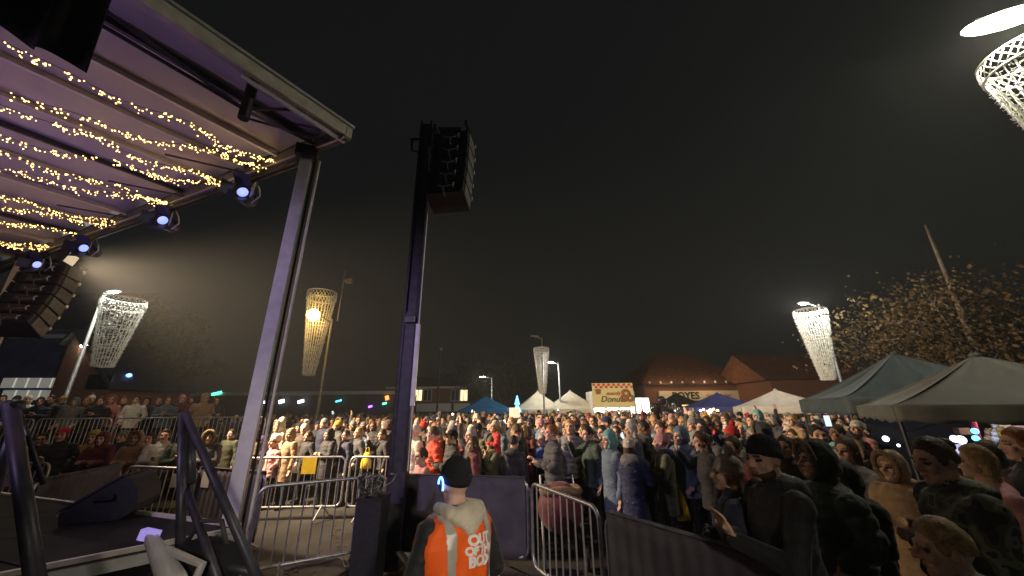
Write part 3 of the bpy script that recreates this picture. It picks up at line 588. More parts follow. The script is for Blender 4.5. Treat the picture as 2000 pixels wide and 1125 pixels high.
# second roof behind and side wing
q0, q1 = at(1478, 750, 33), at(1680, 752, 33)
w2 = thing('brick_wing', 'dark brick side wing with a tiled roof behind the lamp cone', 'building', (q0.x, 33, 0))
mb = MB(); mb.box(((q0.x + q1.x) / 2 + 1.2, 37.2, 2.1), (q1.x - q0.x - .4, 8, 4.2)); mb.build('wall', 'brick', w2)
mb = MB(); mb.prism([(q0.x + .8, 32.8, 4.22), (q0.x + .8, 41.4, 4.22), (q0.x + .8, 37.1, 7.0)], (q1.x - q0.x + 1, 0, 0)); mb.build('roof', 'roof_tile', w2)
for k in range(3):
    mb = MB(); mb.box((q0.x + 3 + k * 2.6, 33.16, 2.2), (1.1, .08, 1.3)); mb.build('window', 'glass_dark', w2)
# house with lit windows
h0, h1 = at(806, 757, 45), at(908, 757, 45)
glow('window_lit', (1.0, 0.82, 0.42), 1.6)
hs = thing('brick_house', 'low brick house with two lit upstairs windows behind the crowd', 'house', (h0.x, 45, 0))
mb = MB(); mb.box(((h0.x + h1.x) / 2 - 1.5, 49, h0.z / 2), (h1.x - h0.x + 3, 7.6, h0.z)); mb.build('wall', 'brick', hs)
quad_hip(hs, 'roof', h0.x - 3, h1.x, 45.2, 52.8, h0.z + .02, h0.z + 1.5, 2.5, 3, 'dark_slate', .25)
mb = MB(); mb.box(((h0.x + h1.x) / 2 - 1.5, 44.82, h0.z - .02), (h1.x - h0.x + 3.4, .2, .22)); mb.build('eaves_board', 'white_paint', hs)
for u_, lit in ((817, 1), (835, 0), (889, 0), (906, 1)):
    c = at(u_, 772, 45.1)
    mb = MB(); mb.box((c.x, 45.16, c.z), (.95 if not lit else .8, .1, 1.25)); wn_ = mb.build('window', 'window_lit' if lit else 'glass_dark', hs)
    mb = MB()
    for dx in (-.48, 0, .48): mb.box((c.x + dx, 45.12, c.z), (.07, .14, 1.3))
    for dz in (-.65, .65): mb.box((c.x, 45.11, c.z + dz), (1.02, .13, .07))
    mb.build('frame', 'white_paint', wn_, origin=(h0.x, 45, 0))
for k, u_ in enumerate((832, 868, 900)):
    c = at(u_, 797, 44.5); mb = MB(); mb.box((c.x, 44.6, 2.2), (2.2, .6, .9)); mb.build('shop_awning', 'white_paint', hs)
# timber framed shop and brick gable beside the terrace
tb0, tb1 = at(-60, 740, 20), at(122, 740, 20)
ts = thing('timber_shop', 'dark blue fronted shop with rows of pale window panes by the terrace', 'building', (tb0.x, 20, 0))
zt = at(60, 645, 20).z
mb = MB(); mb.box(((tb0.x + tb1.x) / 2, 23.5, zt / 2), (tb1.x - tb0.x, 6.6, zt)); mb.build('wall', 'blue_wall', ts)
mb = MB(); mb.prism([(tb0.x - .4, 19.9, zt + .01), (tb1.x + .3, 19.9, zt + .01), (tb1.x + .3, 23.5, zt + 3.2), (tb0.x - .4, 23.5, zt + 3.2)], (0, .0, .14)); mb.build('roof', 'dark_slate', ts)
for u_ in (35, 103):
    a = at(u_ - 22, 656, 19.9); b = at(u_ + 22, 656, 19.9); mb = MB(); mb.box(((a.x + b.x) / 2, 20.1, a.z), (b.x - a.x, .2, .22)); mb.build('fascia_sign', 'white_paint', ts)
glow('pane_lit', (0.95, 0.92, 0.78), 0.16)
for r_ in range(2):
    for k in range(5):
        a = at(2 + k * 24, 738 + r_ * 24, 20); b = at(22 + k * 24, 757 + r_ * 24, 20)
        mb = MB(); mb.box(((a.x + b.x) / 2, 20.15, (a.z + b.z) / 2), (b.x - a.x, .1, a.z - b.z)); mb.build('pane', 'pane_lit', ts)
gb0, gb1 = at(124, 700, 19), at(232, 700, 19)
gb = thing('brick_gable', 'brick gable wall with a small white light beside the terrace', 'building', (gb0.x, 19, 0))
zt2 = at(170, 672, 19).z; xm = at(150, 650, 19).x
mb = MB(); mb.prism([(gb0.x, 19, 0), (gb1.x, 19, 0), (gb1.x, 19, zt2 - 2.2), (xm, 19, zt2 + .6), (gb0.x, 19, zt2)], (0, 5, 0)); mb.build('wall', 'brick', gb)
mb = MB(); mb.prism([(gb1.x + .25, 18.8, zt2 - 2.35), (xm, 18.8, zt2 + .62), (xm, 18.8, zt2 + .82), (gb1.x + .25, 18.8, zt2 - 2.15)], (0, 5.3, 0)); mb.prism([(xm - .01, 18.8, zt2 + .62), (gb0.x - .3, 18.8, zt2 - .05), (gb0.x - .3, 18.8, zt2 + .15), (xm - .01, 18.8, zt2 + .82)], (0, 5.3, 0)); mb.build('roof', 'dark_slate', gb)
c = at(164, 675, 18.9); mb = MB(); mb.ball((c.x, 18.9, c.z), (.16, .1, .1), 10, 8); mb.build('wall_light', 'led_white', gb, True)
for u_ in (180, 205):
    c = at(u_, 745, 18.9); mb = MB(); mb.box((c.x, 18.95, c.z), (.6, .08, .7)); mb.build('window', 'glass_dark', gb)
# far low stalls under the flare
glow('sign_green', (0.10, 0.9, 0.55), 3.0); glow('sign_blue', (0.15, 0.35, 1.0), 5.0); glow('sign_white', (0.85, 0.92, 1.0), 4.0); glow('sign_violet', (0.35, 0.1, 1.0), 5.0); glow('sign_orange', (1.0, 0.25, 0.05), 3.0); glow('sign_cyan', (0.1, 0.7, 0.8), 2.5)
lowb = thing('low_shop_row', 'low flat roofed row of shops with small lit signs far behind', 'building', (at(380, 775, 40).x, 40, 0))
a, b = at(330, 772, 40), at(790, 772, 40)
mb = MB(); mb.box(((a.x + b.x) / 2, 43, a.z / 2), (b.x - a.x, 5, a.z)); mb.build('wall', 'dark_slate', lowb)
mb = MB(); mb.box(((a.x + b.x) / 2, 40.4, a.z + .1), (b.x - a.x + .6, .5, .35)); mb.build('fascia', 'white_paint', lowb)
for (u_, v_, wd, ht, m_) in ((345, 765, 1.0, .5, 'sign_cyan'), (421, 768, 1.6, .5, 'sign_green'), (512, 786, .5, .5, 'sign_white'), (548, 784, .9, .7, 'sign_white'), (586, 784, 1.0, .6, 'sign_white'), (660, 783, 1.0, .35, 'sign_cyan'), (722, 794, .6, .4, 'sign_violet'), (755, 777, .6, .9, 'sign_orange'), (750, 788, .7, .4, 'sign_green')):
    c = at(u_, v_, 39.9); mb = MB(); mb.box((c.x, 40.05, c.z), (wd * .62, .1, ht * .5), Matrix.Rotation(R(-14), 3, 'Y')); mb.build('lit_sign', m_, lowb)
c = at(252, 733, 20); mb = MB(); mb.ball((c.x, 20, c.z), (.14, .1, .1), 10, 8); th = thing('blue_lamp', 'small blue lamp on a thin bracket in front of the dark tree', 'lamp', (c.x, 20, 0)); mb.build('bulb', 'sign_blue', th, True)
mb = MB(); mb.tube([(c.x, 20.2, 0), (c.x, 20.2, c.z), (c.x, 20.0, c.z + .1)], .03, 6); mb.build('pole', 'post_paint', th)

# ------------------------------------------------------------------ trees
def tree(base, hgt, crown_c, crown_r, label, leaf, n_leaf, lean=(0, 0), trunk_r=.22, bare=False, size=.11):
    th = thing('tree', label, 'tree', base)
    b = Vector(base); top = b + Vector((lean[0], lean[1], hgt))
    mb = MB(); P = [b.lerp(top, f) + Vector((.15 * math.sin(f * 5), .1 * math.cos(f * 4), 0)) * f for f in np.linspace(0, 1, 12)]
    mb.tube(P, [trunk_r * (1 - .80 * f) for f in np.linspace(0, 1, 12)], 10); mb.build('trunk', 'bark', th, True)
    cc = Vector(crown_c); tips = []
    mb = MB()
    for k in range(26):
        st = P[random.randint(2, 6)]; d = Vector((random.gauss(0, 1), random.gauss(0, 1), random.gauss(.2, .8))).normalized()
        e = cc + Vector((d.x * crown_r[0], d.y * crown_r[1], d.z * crown_r[2])) * random.uniform(.5, .98); mid = st.lerp(e, .5) + Vector((0, 0, random.uniform(-.2, .4)))
        mb.tube([st, mid, e], [trunk_r * .26, trunk_r * .15, .015], 6)
        tips += [(mid, .6), (e, 1), (st.lerp(e, .75), .8)]
        for j in range(3):
            e2_ = e + Vector((random.gauss(0, .5), random.gauss(0, .5), random.gauss(0, .4))); mb.tube([mid.lerp(e, .6), e2_], [.025, .008], 5); tips.append((e2_, 1))
    mb.build('limbs', 'bark', th)
    mb = MB()
    for k in range(n_leaf):
        t_, w_ = random.choice(tips); s_ = .42 * (crown_r[0] / 3)
        p = t_ + Vector((random.gauss(0, s_), random.gauss(0, s_), random.gauss(0, s_ * .8)))
        d = Vector((random.gauss(0, 1), random.gauss(0, 1), random.gauss(0, 1))).normalized(); x = d.orthogonal().normalized(); y = d.cross(x); q_ = size * random.uniform(.5, 1.2)
        mb.add([p - x * q_ * .5, p + y * q_ * .35 , p + x * q_ * .6, p - y * q_ * .35], [(0, 1, 2, 3)])
    o = mb.build('crown', leaf, th); o['kind'] = 'stuff'
tb = at(1925, 760, 14); tt_ = at(1810, 440, 14)
cc = at(1840, 640, 15)
tree((tb.x, 14, 0), tt_.z, (cc.x + 1, 15.5, cc.z - .6), (5.2, 3.0, 2.7), 'autumn tree with a long leaning pale trunk behind the dark gazebos', 'leaf_autumn', 9000, (tt_.x - tb.x, 0), .20, size=.17)
cc = at(1985, 690, 15); tree((cc.x + 1, 16, 0), 5.5, (cc.x + .6, 16, cc.z), (3.0, 2.4, 2.2), 'dim brown leaved tree beside the leaning autumn tree', 'leaf_autumn', 3500, trunk_r=.16, size=.16)
cc = at(300, 690, 24); tree((cc.x, 24, 0), 7, (cc.x, 24, cc.z + .2), (2.6, 2.4, 3.4), 'dark dense tree beside the brick gable', 'leaf_dark', 14000, trunk_r=.25, size=.36)
cc = at(985, 745, 42); tree((cc.x, 42, 0), 5.5, (cc.x, 42, cc.z), (4.5, 3, 2.6), 'dim tree beyond the blue gazebo', 'leaf_dark', 4000, trunk_r=.25, size=.28)
cc = at(900, 752, 52); tree((cc.x, 52, 0), 6.5, (cc.x, 52, cc.z), (4, 3, 3), 'dim tree standing behind the brick house', 'leaf_dark', 2500, trunk_r=.25, size=.3)

# ------------------------------------------------------------------ gazebos and stalls
def gazebo(c, wx, wy, rz, eave, peak, canvas, label, leg_m='alu', val=0.28, z0=0.0, flat=0.45, vents=False):
    th = thing('gazebo', label, 'gazebo', (c[0], c[1], z0), 'market gazebos')
    rm = Matrix.Rotation(R(rz), 3, 'Z'); C = Vector((c[0], c[1], z0))
    def L(x, y, z): return C + rm @ Vector((x, y, z))
    cor = [(-wx / 2, -wy / 2), (wx / 2, -wy / 2), (wx / 2, wy / 2), (-wx / 2, wy / 2)]
    ph = random.random() * 9
    for k in range(4):
        (xa, ya), (xb, yb_) = cor[k], cor[(k + 1) % 4]
        def fn(u, v, xa=xa, ya=ya, xb=xb, yb_=yb_):
            ex, ey = xa + (xb - xa) * u, ya + (yb_ - ya) * u; f = 1 - v * .985
            sagz = -.10 * math.sin(math.pi * u) * math.sin(math.pi * min(1, v * 1.1)) + .018 * math.sin(u * 21 + ph) * math.sin(math.pi * v)
            return L(ex * f, ey * f, eave + (peak - eave) * (v ** (1 + flat * .55)) + sagz)
        mb = MB(); mb.sheet(fn, 16, 14, -.006); mb.build('canopy_panel', canvas, th, True)
        mb = MB(); ox, oy = (ya - yb_), (xb - xa); n_ = Vector((oy, ox, 0)); n_ = Vector(((yb_ - ya), -(xb - xa), 0)).normalized() * .012
        mb.sheet(lambda u, v: L(xa + (xb - xa) * u + n_.x * (1 + 1.2 * math.sin(u * 25 + ph)), ya + (yb_ - ya) * u + n_.y * (1 + 1.2 * math.sin(u * 25 + ph)), eave - val * v + (.02 * math.sin(u * 33) if v > .9 else 0)), 30, 4, .005); mb.build('valance', canvas, th, True)
        mb = MB(); mb.tube([L(xa * .97, ya * .97, 0.0), L(xa * .97, ya * .97, eave - .03)], .022, 8); mb.build('leg', leg_m, th)
        mb = MB(); mb.tube([L(xa * .97, ya * .97, eave - .35), L((xa + (xb - xa) * .3) * .97, (ya + (yb_ - ya) * .3) * .97, eave - .06)], .012, 6); mb.build('strut', leg_m, th)
    mb = MB(); mb.ball(L(0, 0, peak), (.07, .07, .05), 10, 6); mb.build('peak_cap', canvas, th)
    return th
def gz(u, v, y): p = at(u, v, y); return (p.x, p.y), p.z
# near dark gazebos on the right
(c, pz) = gz(1905, 716, 6.6); gazebo((7.2, 5.65), 3.0, 2.75, 55, 2.0, 2.72, 'canvas_black', 'charcoal gazebo with a broad valance nearest the bright high lamp'.replace('nearest', 'under'), 'black_metal', .22)
(c, pz) = gz(1745, 702, 9.0); gazebo((8.9, 8.45), 3.5, 3.3, 65, 2.16, 3.14, 'canvas_teal', 'dark teal gazebo behind the charcoal gazebo', 'black_metal', .34)
(c, pz) = gz(1545, 765, 15); gazebo((c[0] - .2, 15.6), 3.0, 3.0, -25, 2.0, pz + .1, 'canvas_white', 'off white gazebo between the lamp cone and the navy gazebo')
(c, pz) = gz(1410, 771, 21); gazebo((c[0], 21.5), 3.4, 3.4, -12, 2.0, pz + .1, 'canvas_navy', 'navy gazebo with strings of coloured lights below the name board')
(c, pz) = gz(1327, 771, 25); gazebo((c[0], 25.5), 3.2, 3.0, 0, 2.0, pz + .12, 'canvas_soot', 'sooty black gazebo overlapping the cream name board')
(c, pz) = gz(950, 777, 26); gazebo((c[0], 26), 3.6, 3.0, 5, 1.95, pz + .1, 'canvas_blue', 'bright blue gazebo beyond the crowd')
(c, pz) = gz(1053, 767, 26); gazebo((c[0] - .1, 26.2), 3.4, 3.0, 3, 1.95, pz + .1, 'canvas_cream', 'cream gazebo behind the middle net cone')
(c, pz) = gz(1112, 766, 25); gazebo((c[0] + .1, 25.4), 3.6, 3.0, 3, 1.95, pz + .1, 'canvas_cream', 'cream gazebo beside the yellow donut stall')
# donut stall
a, b, d_ = at(1156, 752, 23.5), at(1234, 748, 23.5), at(1234, 796, 23.5)
dx0, dx1, dzt, dzb = a.x, b.x, b.z, d_.z + .05
ds = thing('donut_stall', 'brightly lit donut kiosk with a yellow sign and red gingham strip', 'stall', ((dx0 + dx1) / 2, 23.5, 0))
xm = (dx0 + dx1) / 2; W = dx1 - dx0; org = ((dx0 + dx1) / 2, 23.5, 0)
mb = MB(); mb.box((xm, 23.46, (dzt + dzb) / 2), (W, .1, dzt - dzb)); sb = mb.build('sign_board', 'stall_yellow', ds)
K = 16; cw = W / K
for r_ in range(2):
    for k in range(K):
        if (k + r_) % 2 == 0:
            mb = MB(); mb.box((dx0 + cw * (k + .5), 23.40, dzt - .10 - r_ * .14), (cw, .02, .14)); mb.build('check', 'gingham_red', sb, origin=org)
sign_text(sb, 'mandy\'s', .34, (xm + .1, 23.39, dzt - .62), 'letter_red', shear=.25, org=org)
sign_text(sb, 'Donuts', .52, (xm - .05, 23.39, dzt - .98), 'letter_black', shear=.3, org=org)
for (ox, oz, rr) in ((.78, -.62, .26), (1.0, -.9, .24), (.62, -.92, .22)):
    mb = MB(); P = [(xm + ox + rr * .7 * math.cos(t), 23.38, dzt + oz + rr * .7 * math.sin(t)) for t in np.linspace(0, 2 * math.pi, 21)]; mb.tube(P, rr * .33, 8, cap=False); mb.build('donut_picture', 'donut_brown', sb, True, origin=org)
mb = MB(); mb.lathe([(.12, -.12), (.16, .05), (.2, .12), (.12, .2)], 10, (dx0 + .32, 23.36, dzt - .55), sy=.15); mb.build('cake_picture', 'donut_brown', sb, origin=org)
mb = MB(); mb.box((xm, 25.4, 1.5), (W, .1, 3.0)); mb.box((dx0 - .02, 24.4, 1.5), (.08, 1.9, 3)); mb.box((dx1 + .02, 24.4, 1.5), (.08, 1.9, 3)); mb.box((xm, 24.45, 2.95), (W, 1.8, .08)); mb.build('shell', 'white_paint', ds)
mb = MB(); mb.box((xm, 23.5, .5), (W, .16, 1.0)); mb.box((xm, 23.45, 1.03), (W + .1, .45, .06)); mb.build('counter', 'gingham_red', ds)
glow('tube_white', (1.0, 0.93, 0.80), 30.0)
for k in range(3):
    mb = MB(); mb.box((dx0 + W * (k + .5) / 3, 23.9, 1.93), (W / 3 - .15, .12, .08)); mb.build('strip_light', 'tube_white', ds)
light('AREA', 'kiosk_glow', (xm, 23.75, 1.95), 60, (1, .9, .75), ds, target=(xm, 23.3, 0.5), size=W, size_y=.3)
for k in range(9):
    x = dx0 + .2 + k * (W - .4) / 8; hh = random.uniform(.2, .5)
    mb = MB(); mb.lathe([(.08, 1.06), (.10, 1.06 + hh * .7), (.05, 1.06 + hh)], 8, (x, 24.6, .25)); mb.build('goods', random.choice(['gingham_red', 'stall_yellow', 'white_paint', 'coat_pink']), ds)
c = at(1268, 792, 23.6); lb = thing('light_box', 'white glowing square panel beside the donut stall', 'light box', (c.x, 23.6, 0))
glow('panel_white', (0.95, 0.97, 1.0), 7.0)
mb = MB(); mb.box((c.x - .35, 23.7, c.z), (.75, .12, .85)); mb.build('panel', 'panel_white', lb); mb = MB(); mb.box((c.x - .35, 23.8, c.z), (.83, .07, .93)); mb.build('frame', 'white_paint', lb); mb = MB(); mb.tube([(c.x - .35, 23.8, 0), (c.x - .35, 23.8, c.z - .4)], .04, 8); mb.build('stand', 'post_paint', lb)
# yellow fronted stall and navy stall lights
c = at(1352, 800, 24.2); ys = thing('market_stall', 'yellow fronted stall under the sooty gazebo', 'stall', (c.x, 24.2, 0))
glow('stall_amber', (1.0, .62, .05), .9)
mb = MB(); mb.box((c.x, 24.3, c.z + .05), (1.1, .12, .5)); mb.build('header', 'stall_amber', ys); mb = MB(); mb.box((c.x - .3, 24.4, .5), (2.4, .5, 1.0)); mb.build('counter', 'coat_orange red', ys)
for sx in (-1.4, .85):
    mb = MB(); mb.tube([(c.x + sx, 24.4, 0), (c.x + sx, 24.4, 2.1)], .03, 6); mb.build('upright', 'post_paint', ys)
c0, c1 = at(1368, 802, 20.0), at(1440, 800, 20.0)
ns = thing('light_stall', 'stall front strung with amber, red and blue lamps under navy gazebo', 'stall', (c0.x, 20, 0))
glow('lamp_amber', (1, .55, .12), 14); glow('lamp_red', (1, .06, .03), 6); glow('lamp_blue', (.08, .12, 1), 10); glow('lamp_white', (.8, .8, 1), 14)
for k in range(12):
    f = k / 11; p = c0.lerp(c1, f); p.z += .06 * math.sin(k * 2)
    mb = MB(); mb.ball((p.x, 20.0, p.z), .05 + .04 * (k in (3, 5)), 8, 6); mb.build('lamp', 'lamp_white' if k < 2 else 'lamp_amber' if k < 6 else 'lamp_red' if k < 9 else 'lamp_blue', ns, True)
for k in range(4):
    p = at(1444 + k * 6, 800 - (k % 2) * 3, 20.2); mb = MB(); mb.ball((p.x, 20.2, p.z), .07, 8, 6); mb.build('lamp', 'lamp_blue', ns, True)
mb = MB(); mb.tube([c0 + Vector((0, .05, .06)), c1 + Vector((.9, .05, .06))], .015, 6); mb.build('cable', 'wire', ns)
mb = MB(); mb.box(((c0.x + c1.x) / 2, 20.6, 1.0), (c1.x - c0.x + .4, .3, 1.9)); mb.build('backdrop', 'white_paint', ns)
light('POINT', 'stall_glow', ((c0.x + c1.x) / 2, 20.3, c0.z - .2), 25, (.65, .6, 1), ns, size=.3)
# white placard and christmas shape held above the crowd
c = at(1005, 806, 15); pl = thing('placard', 'blank white placard held over the crowd', 'placard', (c.x, 15, 0))
mb = MB(); mb.box((c.x, 15, c.z), (.42, .02, .38)); mb.build('board', 'paper', pl); mb = MB(); mb.tube([(c.x, 15.03, 0.0), (c.x, 15.03, c.z - .15)], .016, 6); mb.build('stick', 'bark', pl)
c = at(1010, 787, 24); xt = thing('light_tree', 'small glowing blue tree shaped light by the cream gazebo', 'decoration', (c.x, 24, 0))
glow('tree_blue', (.05, .45, 1.0), 3.0)
mb = MB(); mb.lathe([(.28, c.z - .55), (.06, c.z - .1), (.18, c.z - .1), (.03, c.z + .45)], 10, (c.x, 24, 0)); mb.build('cone', 'tree_blue', xt); mb = MB(); mb.tube([(c.x, 24, 0), (c.x, 24, c.z - .5)], .05, 6); mb.build('pole', 'post_paint', xt)
# balloons
c = at(1298, 800, 15); bl = thing('balloon_bunch', 'bunch of silver and black foil balloons above the crowd', 'balloons', (c.x, 15, 0))
mat('foil', (.75, .75, .78), .18, .9, var=.2, scale=4); mat('foil_dark', (.06, .055, .06), .2, .6, var=.2, scale=4)
for k in range(15):
    ox = random.uniform(-.55, .5); p = c + Vector((ox, random.uniform(-.2, .2), random.uniform(-.65, .45)))
    mb = MB(); mb.ball(p, (random.uniform(.12, .17), .1, random.uniform(.14, .2)), 12, 9, jig=.06); mb.build('balloon', 'foil' if ox > -.05 else 'foil_dark', bl, True)
mb = MB()
for k in range(4): mb.tube([c + Vector((.1 * k - .2, 0, -.5)), (c.x, 15, 1.2)], .004, 4)
mb.tube([(c.x, 15, 0), (c.x, 15, 1.25)], .02, 6); mb.build('strings', 'wire', bl)
# fairground stall seen under the charcoal gazebo
fs_c = at(1905, 850, 8.5); fs = thing('fairground_stall', 'fairground stall with blue lamps, pale panels and a red post', 'stall', (fs_c.x, 8.5, 0))
glow('panel_lilac', (.35, .36, .75), .35); glow('lamp_soft', (.75, .85, 1), 3.0); glow('lamp_cyan', (.05, .35, 1), 6); glow('awning_pink', (1, .35, .3), .35); glow('awning_orange', (1, .5, .12), .3)
a, b = at(1885, 915, 8.6), at(1925, 868, 8.6)
mb = MB(); mb.box(((a.x + b.x) / 2, 8.7, (a.z + b.z) / 2), (abs(b.x - a.x), .1, abs(b.z - a.z))); mb.build('panel', 'panel_lilac', fs)
for (u_, v_, m_, r_) in ((1864, 857, 'lamp_soft', .07), (1877, 859, 'lamp_soft', .085), (1879, 879, 'lamp_white', .05), (1904, 842, 'lamp_cyan', .06), (1906, 856, 'lamp_cyan', .06), (1922, 880, 'lamp_red', .03), (1924, 889, 'lamp_white', .035), (1730, 857, 'lamp_soft', .06), (1996, 855, 'lamp_soft', .09), (1755, 870, 'sign_white', .03)):
    p = at(u_, v_, 8.4); mb = MB(); mb.ball(p, r_, 12, 8); mb.build('lamp', m_, fs, True)
a, b = at(1911, 845, 8.5), at(1930, 925, 8.5); mb = MB(); mb.tube([(b.x, 8.5, 0), (a.x, 8.5, 2.0)], .05, 10); mb.build('post', 'coat_red', fs)
for (u0, u1, v_, m_) in ((1950, 1970, 836, 'awning_orange'), (1985, 2040, 838, 'awning_pink'), (1868, 1890, 842, 'donut_brown')):
    a, b = at(u0, v_, 8.8), at(u1, v_, 8.8); mb = MB(); mb.box(((a.x + b.x) / 2, 8.8, a.z), (b.x - a.x, .12, .14)); mb.build('header', m_, fs)
mb = MB(); mb.box((fs_c.x + 1.5, 9.6, 1.0), (6.0, .1, 2.0)); mb.build('back_cloth', 'canvas_soot', fs)
mb = MB(); mb.tube([(fs_c.x - 2.3, 8.42, 2.02), (fs_c.x + 2.6, 8.42, 2.02)], .03, 8); mb.build('rail', 'post_paint', fs)
light('POINT', 'stall_glow', (fs_c.x + .2, 8.3, 1.7), 18, (.7, .75, 1), fs, size=.25)
for k in range(26):
    p = at(random.uniform(1925, 1972), random.uniform(838, 890), 8.6 + random.uniform(0, .3)); s_ = random.uniform(.05, .09)
    toy = thing('plush_toy', 'small plush toy', 'toy', tuple(p), 'plush toys on the fairground stall')
    mm = random.choice(['coat_tan', 'coat_cream', 'coat_mustard', 'coat_grey', 'coat_white']); toy['label'] = 'small %s plush toy hanging in a cluster on the fairground stall' % mm[5:]
    mb = MB(); mb.ball(p, (s_, s_, s_ * 1.15), 10, 7); mb.build('body', mm, toy, True); mb = MB(); mb.ball(p + Vector((0, -.02, s_ * 1.5)), s_ * .75, 10, 7); hd = mb.build('head', mm, toy, True)
    for sx in (-1, 1):
        mb = MB(); mb.ball(p + Vector((sx * s_ * .55, -.02, s_ * 2.1)), s_ * .28, 6, 5); mb.build('ear', mm, toy, True)

# ------------------------------------------------------------------ people
def v3(*a): return Vector(a)
class Body:
    """collects overlapping closed pieces with a label each, then fuses them into one continuous skin"""
    def __init__(s): s.mb = MB(); s.lab = []
    def _l(s, n0, lab): s.lab += [lab] * (len(s.mb.v) - n0)
    def cap(s, a, b, ra, rb, lab, n=12):
        a, b = Vector(a), Vector(b); n0 = len(s.mb.v); d = (b - a); L = d.length; t = d.normalized() if L > 1e-6 else Vector((0, 0, 1))
        pts, rs = [], []
        for k in range(4): an = R(80 - 80 * k / 3); pts.append(a - t * ra * math.sin(an)); rs.append(ra * math.cos(an))
        for k in range(1, max(2, int(L / .02))): f = k / max(2, int(L / .02)); pts.append(a.lerp(b, f)); rs.append(ra + (rb - ra) * f)
        for k in range(4): an = R(80 * k / 3); pts.append(b + t * rb * math.sin(an)); rs.append(rb * math.cos(an))
        s.mb.tube(pts, rs, n); s._l(n0, lab)
    def ell(s, c, r, lab, rot=None, n=16, m=12): n0 = len(s.mb.v); s.mb.ball(c, r, n, m, rot); s._l(n0, lab)
    def loft(s, rings, lab, n=28, puff=0.0, freq=0.0):
        n0 = len(s.mb.v); rr = []
        for i in range(len(rings) - 1):
            a, b = rings[i], rings[i + 1]; k = max(1, int(abs(b[0] - a[0]) / .018))
            for j in range(k): f = j / k; rr.append([a[q] + (b[q] - a[q]) * f for q in range(4)])
        rr.append(list(rings[-1])); V = []
        for z, rx, ry, yo in rr:
            p = puff * (abs(math.sin(z * freq)) - .6) if puff else 0
            V += [(math.cos(2 * math.pi * k / n) * (rx + p), yo + math.sin(2 * math.pi * k / n) * (ry + p), z) for k in range(n)]
        m = len(rr); Fc = [(i * n + k, i * n + (k + 1) % n, (i + 1) * n + (k + 1) % n, (i + 1) * n + k) for i in range(m - 1) for k in range(n)] + [tuple(range(n))[::-1], tuple(range((m - 1) * n, m * n))]
        s.mb.add(V, Fc); s._l(n0, lab)
HC0 = v3(0, -.02, 1.60)
def hand(B, wr, d, side, curl=.5, lab='skin', sc=1.0, nrm=None):
    d = Vector(d).normalized(); up = Vector(nrm).normalized() if nrm is not None else (Vector((0, -1, 0)) if abs(d.y) < .8 else Vector((0, 0, 1)))
    x = d.cross(up).normalized(); up = x.cross(d).normalized()
    pc = wr + d * .05 * sc
    B.ell(pc, (.042 * sc, .018 * sc, .052 * sc), lab, Matrix((x, up, d)).transposed(), 10, 8)
    for k, L in enumerate((.062, .072, .067, .05)):
        o = pc + d * .042 * sc + x * ((k - 1.5) * .0205 * sc)
        d1_ = (d + up * curl * .7).normalized(); m = o + d1_ * L * .52 * sc; d2_ = (d + up * curl * 2.4).normalized(); B.cap(o, m, .0098 * sc, .0094 * sc, lab, 7); B.cap(m, m + d2_ * L * .5 * sc, .0092 * sc, .008 * sc, lab, 7)
    tx = x * (-side); o = wr + d * .02 * sc + tx * .03 * sc; m = o + (d * .6 + tx * .7 + up * .25).normalized() * .04 * sc
    B.cap(o, m, .012 * sc, .0105 * sc, lab, 7); B.cap(m, m + (d * .9 + tx * .15 + up * .4 * (1 + curl)).normalized() * .032 * sc, .0105 * sc, .009 * sc, lab, 7)
POSES = {   # elbow, wrist (for the +x side), hand direction, curl
    'down': ((.255, .03, 1.12), (.265, -.04, .875), (0, -.1, -1), .5), 'pocket': ((.29, .06, 1.13), (.215, -.10, .985), (-.4, -.4, -.8), .4),
    'fold': ((.25, -.05, 1.13), (.02, -.215, 1.16), (-1, 0, .1), .3), 'clasp': ((.25, -.05, 1.12), (.055, -.27, 1.17), (-.35, -.6, .6), .7),
    'phone': ((.25, -.17, 1.26), (.10, -.34, 1.46), (-.1, -.1, 1), .9), 'carry': ((.26, -.14, 1.20), (.12, -.19, 1.36), (-.2, .1, .9), .9),
    'wave': ((.30, -.06, 1.52), (.26, -.10, 1.80), (-.05, -.1, 1), .15), 'hip': ((.33, .06, 1.17), (.20, -.02, 1.02), (-.6, -.2, -.5), .6), 'pray': ((.24, -.10, 1.10), (.035, -.30, 1.16), (-.12, -.35, .9), .25)}
